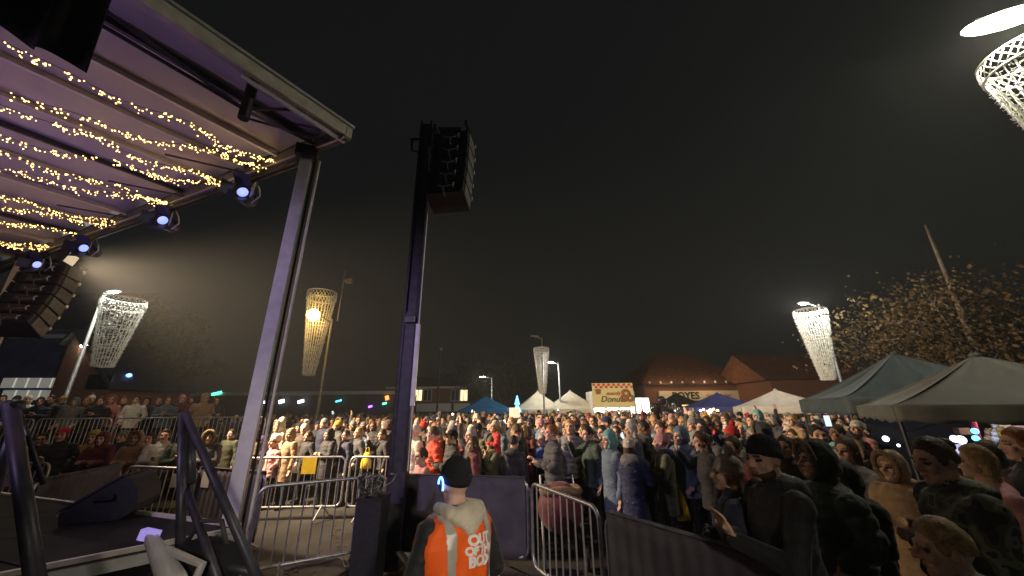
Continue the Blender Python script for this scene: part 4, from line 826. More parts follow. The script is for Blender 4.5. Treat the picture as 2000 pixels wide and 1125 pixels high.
def make_body(name, armL='down', armR='down', hem=.80, bulk=1.0, puff=0.0, legs='stand', hscale=1.0, voxel=.011, yaw=0, pitch=0, hood_down=False, skirt=1.0, collar=True, bare_legs=False, decim=None, child=False, shift=None, smooth=2, sleeve=1.0):
    B = Body(); b = bulk
    drop = 0.0
    if legs == 'sit': drop = -.43
    if legs == 'ride': drop = -.90
    Dz = v3(0, 0, drop)
    def up(p): return Vector(p) + Dz
    rings = [(hem, .195 * b * skirt, .145 * b * skirt, .005), (max(hem + .02, 1.0), .178 * b, .138 * b, .005), (1.08, .17 * b, .132 * b, 0), (1.22, .186 * b, .138 * b, -.005), (1.34, .19 * b, .128 * b, .005), (1.41, .165 * b, .11 * b, .012), (1.455, .10, .085, .018), (1.50 if collar else 1.47, .078, .08, .012)]
    if legs in ('sit', 'ride'): rings[0] = (.88, .19 * b, .15 * b, .01)
    rings = [(z + drop, rx, ry, yo) for z, rx, ry, yo in rings]
    B.loft(rings, 'coat', puff=puff, freq=34)
    for s_, arm in ((1, armR), (-1, armL)):
        e, w_, hd, cu = POSES[arm] if isinstance(arm, str) else arm
        f = lambda p: up((p[0] * s_, p[1], p[2]))
        sh = up((.185 * s_ * (1 + (b - 1) * .6), .012, 1.375)); el, wr = f(e), f(w_)
        if puff:
            for (p, q, r0, r1) in ((sh, el, .083 * b, .068 * b), (el, wr, .068 * b, .052 * b)):
                n_ = max(2, int((q - p).length / .085))
                for k in range(n_): a_, c_ = p.lerp(q, k / n_), p.lerp(q, (k + 1) / n_); r_ = r0 + (r1 - r0) * (k + .5) / n_; B.ell((a_ + c_) / 2, (r_ * 1.02, r_ * 1.02, max((c_ - a_).length * .92, r_ * .95)), 'coat', (c_ - a_).to_track_quat('Z', 'Y').to_matrix(), 12, 8)
        else:
            B.cap(sh, el, .078 * b * sleeve, .06 * b * sleeve, 'coat', 14); B.cap(el, wr, .06 * b * sleeve, .046 * b * sleeve, 'coat', 14)
        hdv = Vector((hd[0] * s_, hd[1], hd[2])); hand(B, wr + hdv.normalized() * .02, hdv, s_, cu)
        if legs == 'stand':
            hip, kn, an = v3(.092 * s_, .01, .90), v3(.10 * s_, -.015, .50), v3(.105 * s_, .03, .09)
        elif legs == 'sit':
            hip, kn, an = v3(.095 * s_, .0, .50), v3(.15 * s_, -.43, .53), v3(.13 * s_, -.40, .09)
        elif legs == 'ride':
            hip, kn, an = v3(.085 * s_, -.01, .06), v3(.135 * s_, -.27, .0), v3(.12 * s_, -.30, -.36)
        elif legs == 'walk':
            hip, kn, an = v3(.092 * s_, .01, .90), v3(.10 * s_, -.05 - .08 * s_, .50), v3(.10 * s_, .05 - .16 * s_, .09 + (.02 if s_ < 0 else 0))
        B.cap(hip, kn, .092, .064, 'skin' if bare_legs else 'leg', 14); B.cap(kn, an, .062, .046, 'skin' if bare_legs else 'leg', 14)
        if bare_legs: B.cap(an + v3(0, 0, .12), an, .05, .047, 'sock', 12)
        fd = v3(0, -1, 0) if legs != 'ride' else v3(0, -.8, -.5)
        B.cap(an + v3(0, .035, -.045), an + fd * .16 + v3(0.012 * s_, 0, -.048), .044, .040, 'shoe', 12); B.cap(an + v3(0, 0, -.02), an + v3(0, 0, .05), .05, .05, 'shoe', 12)
    if hood_down: B.ell(up((0, .105, 1.43)), (.135, .075, .075), 'hood'); B.ell(up((0, .05, 1.465)), (.125, .095, .055), 'hood')
    # head
    k = hscale; HR = Matrix.Rotation(R(yaw), 3, 'Z') @ Matrix.Rotation(R(pitch), 3, 'X'); piv = up((0, .01, 1.485)); hc = piv + HR @ ((HC0 - v3(0, .01, 1.485)) * k)
    def H(x, y, z): return hc + HR @ (v3(x, y, z) * k)
    B.cap(H(0, .025, -.05), up((0, .015, 1.43)), .054 * (1 + (k - 1) * .4), .062, 'skin', 14)
    B.ell(H(0, .014, .022), (.076 * k, .097 * k, .098 * k), 'head', HR, 20, 14); B.ell(H(0, -.026, -.05), (.061 * k, .068 * k, .07 * k), 'head', HR, 18, 12); B.ell(H(0, -.072, -.098), (.03 * k, .024 * k, .023 * k), 'head', HR)
    B.cap(H(0, -.090, .018), H(0, -.114, -.026), .010 * k, .0145 * k, 'head', 8)
    for s_ in (1, -1):
        B.cap(H(.014 * s_, -.086, .026), H(.05 * s_, -.073, .026), .013 * k, .012 * k, 'head', 8); B.ell(H(.041 * s_, -.066, -.026), (.026 * k, .022 * k, .026 * k), 'head', HR); B.ell(H(.079 * s_, .012, -.008), (.011 * k, .021 * k, .033 * k), 'head', HR)
        B.ell(H(.014 * s_, -.1, -.03), (.011 * k, .01 * k, .009 * k), 'head', HR)
    B.cap(H(-.02, -.086, -.063), H(.02, -.086, -.063), .0105 * k, .0105 * k, 'head', 8)
    # fuse
    me = B.mb.mesh('raw'); ob = bpy.data.objects.new('raw', me); COL.objects.link(ob)
    md = ob.modifiers.new('r', 'REMESH'); md.mode = 'VOXEL'; md.voxel_size = voxel; md.use_smooth_shade = True
    sm = ob.modifiers.new('s', 'SMOOTH'); sm.factor = .5; sm.iterations = smooth
    if decim: dm = ob.modifiers.new('d', 'DECIMATE'); dm.ratio = decim
    dg = bpy.context.evaluated_depsgraph_get(); out = bpy.data.meshes.new_from_object(ob.evaluated_get(dg)); bpy.data.objects.remove(ob); bpy.data.meshes.remove(me)
    out.name = name
    kd = kdtree.KDTree(len(B.mb.v))
    for i, p in enumerate(B.mb.v): kd.insert(p, i)
    kd.balance()
    SL = {'coat': 0, 'leg': 1, 'skin': 2, 'shoe': 3, 'head': 2, 'hood': 6, 'sock': 7}; mi = []
    HRi = HR.transposed()
    for pl_ in out.polygons:
        c = pl_.center; lb_ = B.lab[kd.find(c)[1]]; m_ = SL[lb_]
        if lb_ in ('head',):
            q = (HRi @ (Vector(c) - hc)) / k
            if q.y < -.045:
                if abs(abs(q.x) - .032) < .016 and abs(q.z - .003) < .0075: m_ = 4
                elif abs(abs(q.x) - .033) < .019 and abs(q.z - .027) < .005: m_ = 8
                elif abs(q.x) < .024 and abs(q.z + .063) < .0085: m_ = 5
        mi.append(m_)
    for m_ in ('coat_black', 'trouser_black', 'skin_fair', 'shoe', 'eye', 'lip', 'coat_black', 'letter_white', 'hair_brown'): out.materials.append(M[m_])
    out.polygons.foreach_set('material_index', mi); out.polygons.foreach_set('use_smooth', [True] * len(mi)); out.update()
    cloth = {}                                   # creases in the cloth
    for pl_, m_ in zip(out.polygons, mi):
        for q in pl_.vertices: cloth[q] = cloth.get(q, True) and m_ in (0, 1, 6)
    seed = v3(hem * 7, bulk * 5, yaw)
    if voxel < .02:
        nrm = [vx.normal.copy() for vx in out.vertices]
        for q, okc in cloth.items():
            if okc:
                p = out.vertices[q].co; f_ = noise.noise(v3(p.x * 5, p.y * 5, p.z * 13) + seed) * .010 + noise.noise(v3(p.x * 16, p.y * 16, p.z * 34) + seed) * .0045
                out.vertices[q].co = p + nrm[q] * f_
        out.update()
    return dict(me=out, hc=hc.copy(), hr=HR.copy(), k=k, name=name, drop=drop)
# head coverings, in head space
def radial(fn, nu=30, nv=22):
    mb = MB(); V = []; n = nu
    V.append(fn(Vector((0, 0, -1))))
    for i in range(1, nv):
        ph = -math.pi / 2 + math.pi * i / nv
        V += [fn(Vector((math.cos(ph) * math.cos(2 * math.pi * k / n), math.cos(ph) * math.sin(2 * math.pi * k / n), math.sin(ph)))) for k in range(n)]
    V.append(fn(Vector((0, 0, 1))))
    Fc = [(0, 1 + (k + 1) % n, 1 + k) for k in range(n)]
    for i in range(nv - 2):
        b = 1 + i * n; Fc += [(b + k, b + (k + 1) % n, b + n + (k + 1) % n, b + n + k) for k in range(n)]
    b = 1 + (nv - 2) * n; Fc += [(b + k, b + (k + 1) % n, len(V) - 1) for k in range(n)]
    mb.add(V, Fc); return mb
def skull(d): return 1 / math.sqrt((d.x / .079) ** 2 + (d.y / .101) ** 2 + (d.z / .118) ** 2)
FD = v3(0, -1, -.28).normalized()
def ss(a, b, x): t = max(0, min(1, (x - a) / (b - a))); return t * t * (3 - 2 * t)
def hair_fn(vol, seed, low=-.35):
    def fn(d):
        r = skull(d) * (vol + .05 * noise.noise(d * 5 + v3(seed, 0, 0))); f = ss(.50, .66, d.dot(FD)); g_ = ss(low + .15, low - .15, d.z); return d * (r * (1 - .28 * max(f, g_))) + v3(0, .012, .012)
    return fn
def hood_fn(vol, seed, ang=.70):
    def fn(d):
        r = skull(d) * (vol + .08 * noise.noise(d * 3 + v3(seed, 0, 0)) + .07 * noise.noise(v3(d.x * 5, d.y * 11, d.z * 5)) + (.12 if d.z < -.3 else 0) + .1 * max(0, d.y)); f = ss(ang, ang + .08, d.dot(FD)); return d * (r * (1 - .45 * f)) + v3(0, .016, .01)
    return fn
HW = {}
HW['short_hair'] = hair_fn and radial(hair_fn(1.08, 1)).mesh('hair', 'hair_brown', True)
mb = radial(hair_fn(1.12, 2, -.9)); mb.lathe([(.06, -.30), (.085, -.24), (.095, -.12), (.09, -.02), (.07, .06)], 20, (0, .045, 0), sx=1.0, sy=.62, jig=.05); HW['long_hair'] = mb.mesh('hair', 'hair_brown', True)
mb = radial(hair_fn(1.07, 3)); mb.ball((0, .10, .075), .042, 12, 8, jig=.06); HW['bun_hair'] = mb.mesh('hair', 'hair_brown', True)
mb = radial(hair_fn(1.07, 6)); mb.lathe([(.012, -.25), (.03, -.2), (.036, -.08), (.03, .0), (.02, .05)], 12, (0, .125, .02), jig=.08); HW['ponytail_hair'] = mb.mesh('hair', 'hair_brown', True)
HW['hood'] = radial(hood_fn(1.26, 4), 36, 26).mesh('hood', 'coat_black', True)
tl_ = Matrix.Rotation(R(-14), 3, 'X')
bprof = [(.080, .020), (.094, .018), (.097, .04), (.097, .062), (.090, .068), (.089, .09), (.079, .115), (.058, .138), (.03, .150), (.008, .153)]
mb = MB(); mb.lathe(bprof, 28, (0, .008, -.005), .93, 1.13, tl_); HW['beanie'] = mb.mesh('beanie', 'knit_black', True)
mb = MB(); mb.lathe([(.080, -.012)] + [(r, z - .012) for r, z in bprof[1:]], 28, (0, .012, .0), .95, 1.14, tl_); HW['bobble_hat'] = mb.mesh('bobble_hat', 'knit_cream', True)
mb = MB(); mb.ball((0, .045, .175), .042, 14, 10, jig=.10); HW['pompom'] = mb.mesh('pompom', 'fur', True)
mb = MB(); mb.lathe([(.083, .03), (.09, .035), (.088, .07), (.075, .105), (.05, .128), (.01, .137)], 24, (0, .008, 0), .93, 1.12, tl_); mb.prism([(-.06, -.075, .052), (.06, -.075, .052), (.048, -.165, .036), (-.048, -.165, .036)], (0, 0, .010)); HW['cap'] = mb.mesh('cap', 'knit_black', True)
mb = MB()
P_ = [v3(.098 * math.cos(a), -.068 - .01 * math.sin(a), .012 + .125 * math.sin(a)) for a in np.linspace(0, 2 * math.pi, 25)]
mb.tube(P_, [.026 + random.uniform(-.005, .006) for _ in P_], 8, cap=False); HW['fur_trim'] = mb.mesh('fur_trim', 'fur', True)
HWL = {'short_hair': 'short %s hair', 'long_hair': 'long %s hair', 'bun_hair': '%s hair in a bun', 'ponytail_hair': 'a %s ponytail', 'hood': 'hood up', 'beanie': '%s beanie', 'bobble_hat': '%s bobble hat', 'cap': '%s cap'}
def setmat(o, slot, m): o.material_slots[slot].link = 'OBJECT'; o.material_slots[slot].material = M[m] if isinstance(m, str) else m
people = []; USED = {}
def person(T, x, y, z, face, height, coat, trouser='black', skin='fair', wear='short_hair', wcol='brown', label='', group='people in the crowd', fur=False, hoodcol=None, brow='brown', scale=None, extra=None):
    """face: heading in degrees the person looks towards (0 = +x, 90 = +y)"""
    o = bpy.data.objects.new('person', T['me']); COL.objects.link(o)
    s_ = scale or height / 1.72
    o.location = (x, y, z); o.scale = (s_, s_, s_); o.rotation_euler = (0, 0, R(face + 90))
    cm = coat if coat in M else 'coat_' + coat
    setmat(o, 0, cm); setmat(o, 1, 'trouser_' + trouser if 'trouser_' + trouser in M else trouser); setmat(o, 2, 'skin_' + skin); setmat(o, 6, hoodcol or cm); setmat(o, 8, 'hair_' + brow)
    if label in USED: label = label.replace('person', random.choice(['tall person', 'slim person', 'upright person']) if height > 1.7 else 'shorter person', 1)
    w_ = label.split(); label = ' '.join(w_ if len(w_) <= 16 else [q for q in w_ if q not in ('a', 'the', 'up,', 'in')][:16]); USED[label] = 1
    tag(o, label, 'person', group)
    if wear:
        hm = ('hair_' if 'hair' in wear else cm if wear == 'hood' else 'knit_') + (wcol if wear != 'hood' else '')
        if wear == 'hood': hm = hoodcol or cm
        h = bpy.data.objects.new({'short_hair': 'hair', 'long_hair': 'hair', 'bun_hair': 'hair', 'ponytail_hair': 'hair'}.get(wear, wear), HW[wear]); COL.objects.link(h); h.parent = o
        h.location = T['hc']; h.rotation_euler = T['hr'].to_euler(); h.scale = (T['k'],) * 3; setmat(h, 0, hm)
        if wear == 'bobble_hat' or (wear == 'beanie' and fur):
            p_ = bpy.data.objects.new('pompom', HW['pompom']); COL.objects.link(p_); p_.parent = h; setmat(p_, 0, 'fur' if random.random() < .5 else hm)
        if wear == 'hood' and fur:
            p_ = bpy.data.objects.new('fur_trim', HW['fur_trim']); COL.objects.link(p_); p_.parent = h
        if wear in ('beanie', 'bobble_hat', 'cap') and random.random() < .6 and not extra == 'nohair':
            h2 = bpy.data.objects.new('hair', HW['long_hair' if random.random() < .5 else 'short_hair']); COL.objects.link(h2); h2.parent = o; h2.location = T['hc'] + T['hr'] @ v3(0, .004, -.012) * T['k']; h2.rotation_euler = T['hr'].to_euler(); h2.scale = (T['k'] * .955,) * 3; setmat(h2, 0, 'hair_' + brow)
    people.append((x, y)); return o
TP = {}
def tp(key, **kw): TP[key] = make_body('person_body', **kw)
tp('jacket_down', armL='down', armR='down', hem=.80, hood_down=True)
tp('jacket_pocket', armL='pocket', armR='pocket', hem=.78, bulk=1.05)
tp('parka_fold', armL='fold', armR='fold', hem=.62, bulk=1.06, hood_down=True)
tp('parka_pocket', armL='pocket', armR='down', hem=.58, bulk=1.05, yaw=12)
tp('puffer_clasp', armL='clasp', armR='clasp', hem=.80, bulk=1.06, puff=.018)
tp('puffer_down', armL='down', armR='pocket', hem=.78, bulk=1.08, puff=.018, yaw=-15)
tp('jacket_phone', armL='phone', armR='down', hem=.80, bulk=1.0, pitch=6)
tp('jacket_wave', armL='wave', armR='pocket', hem=.80, bulk=1.0, pitch=-4)
tp('parka_carry', armL='carry', armR='carry', hem=.70, bulk=1.04, hood_down=True)
tp('jacket_hip', armL='hip', armR='down', hem=.82, yaw=22, legs='walk')
tp('sit', armL='clasp', armR='pocket', bulk=1.02, legs='sit')
tp('sit_fold', armL='fold', armR='fold', bulk=1.06, legs='sit', hood_down=True, yaw=10)
tp('child', armL='down', armR='pocket', hem=.74, bulk=1.10, hscale=1.30, puff=.012)
tp('ride', armL='clasp', armR='clasp', bulk=1.10, hscale=1.30, legs='ride', puff=.012)
low = {k: make_body('low_body', hem=h_, bulk=1.05, armL=a_, armR=a_, voxel=.034, decim=.55, smooth=1) for k, h_, a_ in (('a', .72, 'pocket'), ('b', .8, 'clasp'), ('c', .6, 'down'))}
STAGE = Vector((-8.0, 5.0, 0))
def face_stage(x, y, jit=14): return math.degrees(math.atan2(STAGE.y - y, STAGE.x - x)) + random.gauss(0, jit)

# --- the people one can tell apart
def hero(key, u, v_top, y, label, coat, wear, wcol, face=None, tall=None, **kw):
    p = at(u, v_top, y); base = kw.pop('z', 0.0); hgt = tall or max(1.2, min(1.95, (p.z - base) / 1.005))
    t = TP[key]
    return person(t, p.x, y, base, face if face is not None else face_stage(p.x, y, 5), hgt, coat, wear=wear, wcol=wcol, label=label, **kw)
NEAR = dict(voxel=.0085)
# bearded man with clasped hands
TP['h_beard'] = make_body('person_body', armL='pray', armR='pray', hem=.74, bulk=1.12, sleeve=.9, hood_down=True, yaw=18, pitch=4, **NEAR)
bm = hero('h_beard', 1492, 868, 2.62, 'bearded man in a black beanie and dark coat clasping his hands', 'black', 'beanie', 'black', 176, 1.80, hoodcol='coat_charcoal', extra='nohair', group='people beside the covered barrier')
mb = radial(lambda d: d * (skull(d) * (.72 + .36 * ss(-.52, -.66, d.z) * ss(.25, .0, d.y)) * (1.0 + .05 * noise.noise(d * 14))) + v3(0, -.010, -.012), 30, 26)
bd = put('beard', mb.mesh('beard', 'hair_brown', True), bm, TP['h_beard']['hc'], TP['h_beard']['hr'].to_euler()); 
TP['h_cream'] = make_body('person_body', armL='fold', armR='pocket', hem=.8, bulk=1.08, yaw=10, **NEAR)
hero('h_cream', 1418, 890, 3.0, 'woman in a cream knit hat and navy jacket next to the bearded man', 'navy', 'bobble_hat', 'cream', 150, 1.64, group='people beside the covered barrier', brow='blond')
TP['h_hood'] = make_body('person_body', armL='pocket', armR='pocket', hem=.7, bulk=1.2, puff=.02, **NEAR)
hero('h_hood', 1590, 868, 3.05, 'person in a dark green padded coat behind the bearded man', 'dark green', 'hood', '', 170, 1.72, group='people beside the covered barrier', fur=True)
TP['h_camo'] = make_body('person_body', armL='pocket', armR='fold', hem=.72, bulk=1.18, yaw=15, pitch=8, hood_down=True, **NEAR)
hero('h_camo', 1822, 855, 2.45, 'person in a camouflage jacket with brown hair tied back', 'camo', 'bun_hair', 'brown', 160, 1.80, hoodcol='camo', group='people beside the covered barrier')
TP['h_boy'] = make_body('person_body', armL='down', armR='down', hem=.76, bulk=1.14, hscale=1.22, yaw=25, pitch=8, hood_down=True, **NEAR)
hero('h_boy', 1832, 985, 2.05, 'fair haired boy in a blue jacket in front of the camouflage jacket', 'blue', 'short_hair', 'blond', 128, 1.42, brow='blond', group='children in the crowd', hoodcol='coat_slate blue')
TP['h_kid'] = make_body('person_body', armL='clasp', armR='clasp', hem=.62, bulk=1.08, hscale=1.1, bare_legs=True, pitch=8, **NEAR)
hero('h_kid', 1642, 893, 3.3, 'child in a black hooded coat with bare shins and white socks', 'black', 'hood', '', 185, 1.52, group='children in the crowd')
hero('puffer_clasp', 1650, 858, 4.0, 'woman in a grey padded jacket behind the black hooded child', 'grey', 'long_hair', 'brown', 195, 1.68, group='people beside the covered barrier')
hero('puffer_down', 1905, 880, 3.15, 'person in a pink padded jacket behind the camouflage jacket', 'pink', 'long_hair', 'blond', 150, 1.68, group='people beside the covered barrier')
hero('parka_pocket', 1990, 850, 3.3, 'dark figure in a black coat with dyed dark red hair', 'black', 'short_hair', 'ginger', 140, 1.80, group='people beside the covered barrier')
hero('jacket_down', 1938, 905, 4.0, 'person in a dark brown jacket under the charcoal gazebo', 'dark brown', 'hood', '', 180, 1.62, group='people under the gazebos')
hero('parka_fold', 1735, 880, 3.6, 'person in a tan fur hooded coat beside the camouflage jacket', 'tan', 'hood', '', 190, 1.58, fur=True, group='people beside the covered barrier')
hero('jacket_down', 1592, 832, 5.0, 'person in a white and black jacket near the teal coated child', 'white', 'short_hair', 'black', 250, 1.76)
# carriers with children on their shoulders
def shoulder_pair(u, v, y, coat, wear, wcol, label, ccoat, cwear, cwcol, chair, clabel, face, h=1.72, cs=.60, **kw):
    p = at(u, v, y); person(TP['parka_carry'], p.x, y, 0, face, h, coat, wear=wear, wcol=wcol, label=label, group='adults carrying children', **kw)
    s_ = h / 1.72; fv = v3(math.cos(R(face)), math.sin(R(face)), 0)
    person(TP['ride'], p.x - fv.x * .06, y - fv.y * .06, 1.44 * s_, face, 1, ccoat, wear=cwear, wcol=cwcol, label=clabel, group='children riding on shoulders', scale=cs, brow=chair, trouser='beige')
shoulder_pair(1672, 850, 4.9, 'dark brown', 'hood', '', 'adult in a brown fur hood carrying the child in pink', 'pink', 'bobble_hat', 'white', 'brown', 'child in a white bobble hat and pink coat on shoulders', 190, 1.58, .55, fur=True)
shoulder_pair(1552, 858, 6.6, 'black', 'short_hair', 'brown', 'adult in black carrying a child in a tan coat', 'tan', 'short_hair', 'blond', 'blond', 'fair haired child in a tan coat on shoulders', 190, 1.62, .56)
shoulder_pair(1485, 858, 7.2, 'charcoal', 'short_hair', 'grey', 'balding adult carrying the child in a teal coat', 'teal', 'hood', '', 'brown', 'child in a hooded teal coat riding on shoulders', 190, 1.66, .60)
shoulder_pair(962, 880, 6.9, 'olive', 'hood', '', 'adult in an olive hood carrying the child in red', 'red', 'beanie', 'cream', 'blond', 'child in a bright red coat and cream hat on shoulders', 200, 1.52, .58)
# middle front row
hero('parka_fold', 1292, 862, 5.8, 'person in a long olive green parka beside the yellow bag', 'olive', 'bobble_hat', 'pink', 165, 1.62, brow='blond', hoodcol='coat_navy')
hero('parka_fold', 1228, 866, 5.5, 'person in a dark flowery jacket and cream beanie', 'floral', 'beanie', 'cream', 60, 1.58, hoodcol='coat_grey')
hero('parka_pocket', 1190, 852, 5.8, 'woman with a teal hood in a long slate blue coat', 'slate blue', 'hood', '', 190, 1.66, hoodcol='coat_teal')
hero('jacket_phone', 1372, 846, 5.2, 'woman in black with long brown hair holding up a phone', 'black', 'long_hair', 'brown', 170, 1.68)
hero('puffer_clasp', 1078, 838, 6.3, 'stout man in a charcoal jacket clapping beside the maroon pushchair', 'charcoal', 'short_hair', 'ginger', 190, 1.74)
hero('jacket_phone', 1150, 836, 6.6, 'person in dark green lifting a phone behind the pushchair', 'dark green', 'short_hair', 'black', 200, 1.70)
hero('puffer_down', 848, 836, 6.9, 'man in an orange red padded jacket by the mast', 'orange red', 'short_hair', 'brown', 205, 1.70)
TP['h_pinkkid'] = make_body('person_body', armL='clasp', armR='down', hem=.8, bulk=1.04, hscale=1.24)
hero('h_pinkkid', 826, 878, 6.3, 'child in a pink jacket leaning at the barrier by the mast', 'pink', 'short_hair', 'brown', 215, 1.36, group='children in the crowd')
hero('jacket_clasp' if 'jacket_clasp' in TP else 'puffer_clasp', 884, 848, 6.6, 'person in a charcoal padded jacket and black cap behind the steward', 'charcoal', 'cap', 'black', 200, 1.66)
hero('parka_pocket', 812, 832, 7.3, 'person in a long cream coat beside the mast', 'cream', 'bobble_hat', 'cream', 215, 1.72)
hero('jacket_down', 1003, 862, 6.7, 'person in a shiny black jacket carrying a backpack', 'black', 'short_hair', 'black', 60, 1.55)
hero('jacket_hip', 925, 868, 6.5, 'person in a maroon jacket turned beside the child in red', 'maroon', 'long_hair', 'brown', 190, 1.55)
hero('jacket_pocket', 1330, 850, 5.9, 'tall person in a slate blue jacket behind the olive parka', 'slate blue', 'hood', '', 200, 1.70)
hero('parka_pocket', 1430, 855, 4.6, 'person in a maroon parka behind the cream knit hat', 'maroon', 'short_hair', 'brown', 190, 1.66)
hero('jacket_pocket', 1530, 850, 4.6, 'smiling person in a dark brown jacket behind the bearded man', 'dark brown', 'short_hair', 'brown', 215, 1.66)
hero('puffer_down', 1690, 850, 6.2, 'person in a navy padded jacket by the teal gazebo', 'navy', 'short_hair', 'grey', 200, 1.72)
# row standing behind the second barrier beside the roof post
for u, v, y, lab, coat, wr_, wc, key in ((570, 838, 8.8, 'person in a tan coat behind the roof post', 'tan', 'hood', '', 'parka_pocket'), (605, 842, 9.3, 'person in a black jacket next to the tan coat', 'black', 'short_hair', 'brown', 'jacket_pocket'),
      (645, 838, 8.9, 'broad person in a black coat and olive hood in the row', 'black', 'hood', '', 'parka_fold'), (662, 822, 9.8, 'tall person with a mustard hat behind the front row', 'charcoal', 'beanie', 'mustard', 'jacket_down'), (678, 840, 9.0, 'person in a navy parka with short black hair in the row', 'navy', 'short_hair', 'black', 'parka_pocket'),
      (703, 835, 9.0, 'person in a charcoal jacket with long blond hair in the row', 'charcoal', 'long_hair', 'blond', 'jacket_pocket'), (750, 838, 9.0, 'person in black beside the mast holding a phone', 'black', 'short_hair', 'brown', 'jacket_phone'), (540, 855, 8.8, 'child sized person in a pink jacket by the roof post', 'pink', 'beanie', 'cream', 'child'),
      (500, 840, 9.2, 'person in dark brown just beyond the roof post', 'dark brown', 'hood', '', 'parka_fold'), (455, 838, 9.6, 'person in an olive parka standing near the roof post', 'olive', 'short_hair', 'brown', 'parka_pocket')):
    hero(key, u, v, y, lab, coat, wr_, wc, group='front row by the roof post')
# people sitting on the terrace bank
for u, v, y, lab, coat, wr_, wc, key, fur_ in ((75, 846, 8.1, 'seated person in a black hoodie with arms folded on the bank', 'black', 'short_hair', 'brown', 'sit_fold', 0), (117, 836, 8.1, 'seated man in a black jacket and dark red cap', 'black', 'cap', 'red', 'sit', 0), (195, 845, 8.3, 'seated person in a maroon coat hunched on the bank', 'maroon', 'hood', '', 'sit_fold', 0),
      (178, 842, 8.6, 'seated person in a mustard hood on the bank', 'mustard', 'hood', '', 'sit', 0), (262, 844, 8.2, 'seated person in a tan coat with a cream fur hood', 'tan', 'hood', '', 'sit_fold', 1), (318, 838, 8.2, 'seated man in a white sweater on the bank', 'white', 'short_hair', 'brown', 'sit', 0), (360, 838, 8.3, 'seated person in a dark green jacket behind the steel frame', 'dark green', 'short_hair', 'ginger', 'sit', 0),
      (405, 842, 8.4, 'seated person in a charcoal coat with fur hood near the frame', 'charcoal', 'hood', '', 'sit_fold', 1), (235, 842, 9.0, 'seated person in navy behind the tan coat', 'navy', 'beanie', 'grey', 'sit', 0), (290, 846, 8.8, 'seated person in a purple coat beside the white sweater', 'purple', 'long_hair', 'brown', 'sit', 0)):
    p = at(u, v, y); person(TP[key], p.x, y + .1, TERR1 + .004 - .10, face_stage(p.x, y, 8) if u < 150 else -70 + random.uniform(-15, 15), 1.72, coat, wear=wr_, wcol=wc, label=lab, group='people sitting on the bank', fur=bool(fur_), scale=(p.z - TERR1 + .10) / 1.30)
bench = MB()
bench.prism([(-12.2, 8.05, TERR1), (-6.6, 8.15, TERR1), (-6.6, 8.55, TERR1), (-12.2, 8.45, TERR1)], (0, 0, .30)); tag(bench.build('low_wall', 'paving', origin=(-12.2, 8.05, TERR1)), 'low stone wall the seated people sit on', 'wall')
# people behind the terrace barriers
upr = [(10, 768, 'black', 'short_hair', 'black'), (35, 774, 'olive', 'beanie', 'black'), (58, 772, 'cream', 'hood', ''), (82, 776, 'navy', 'long_hair', 'brown'), (104, 772, 'dark brown', 'short_hair', 'brown'), (126, 774, 'charcoal', 'cap', 'mustard'), (150, 778, 'grey', 'hood', ''), (172, 776, 'olive', 'long_hair', 'blond'), (182, 768, 'navy', 'bobble_hat', 'white'), (200, 776, 'black', 'short_hair', 'brown'),
       (222, 774, 'pink', 'hood', ''), (246, 775, 'black', 'short_hair', 'ginger'), (270, 774, 'white', 'short_hair', 'brown'), (290, 777, 'charcoal', 'long_hair', 'black'), (312, 776, 'dark brown', 'short_hair', 'brown'), (332, 775, 'slate blue', 'long_hair', 'brown'), (358, 772, 'maroon', 'beanie', 'pink'), (376, 774, 'black', 'hood', ''), (402, 770, 'tan', 'hood', ''), (424, 776, 'black', 'short_hair', 'brown')]
keys_ = ['jacket_pocket', 'parka_fold', 'parka_pocket', 'puffer_clasp', 'jacket_down', 'puffer_down']
for i, (u, v, co, wr_, wc) in enumerate(upr):
    y = 12.0 + (i % 3) * .35; p = at(u, v, y)
    person(TP[keys_[i % 6]], p.x, y, TERR2 + .004, -55 + random.uniform(-20, 20), max(1.45, min(1.82, p.z - TERR2)), co, wear=wr_, wcol=wc, label='person in a %s %s with %s at the terrace barrier' % (co, 'jacket' if 'jacket' in keys_[i % 6] else 'coat', HWL[wr_] % wc if '%s' in HWL[wr_] else HWL[wr_]), group='people behind the terrace barriers', fur=(i % 5 == 0))

# steward in the orange vest
TP['h_steward'] = make_body('person_body', armL='pocket', armR=((.27, -.02, 1.10), (.20, -.16, .92), (-.2, -.5, -.6), .5), hem=.70, bulk=1.0, yaw=-10, voxel=.0075, collar=True, sleeve=.95)
SX, SY, SH = -.345, 2.40, 1.70; SF = 138
st = person(TP['h_steward'], SX, SY, 0, SF, SH, 'black', wear='beanie', wcol='black', label='steward in an orange reflective vest and black beanie seen from behind', group='staff', extra='nohair')
VR = [(.78, .242, .200, .005), (1.0, .222, .182, .005), (1.08, .218, .176, 0), (1.22, .240, .178, -.003), (1.32, .252, .168, .003), (1.385, .240, .150, .010), (1.43, .200, .124, .016), (1.462, .125, .104, .018)]
def vest_pt(th_, z, off=0):
    for i in range(len(VR) - 1):
        if VR[i][0] <= z <= VR[i + 1][0]: f = (z - VR[i][0]) / (VR[i + 1][0] - VR[i][0]); a = [VR[i][q] + (VR[i + 1][q] - VR[i][q]) * f for q in range(4)]; break
    else: a = VR[0] if z < VR[0][0] else VR[-1]
    wob = .006 * math.sin(th_ * 5 + z * 9) + .004 * math.sin(th_ * 11 - z * 17)
    return v3(math.cos(th_) * (a[1] + off + wob), a[3] + math.sin(th_) * (a[2] + off + wob), z)
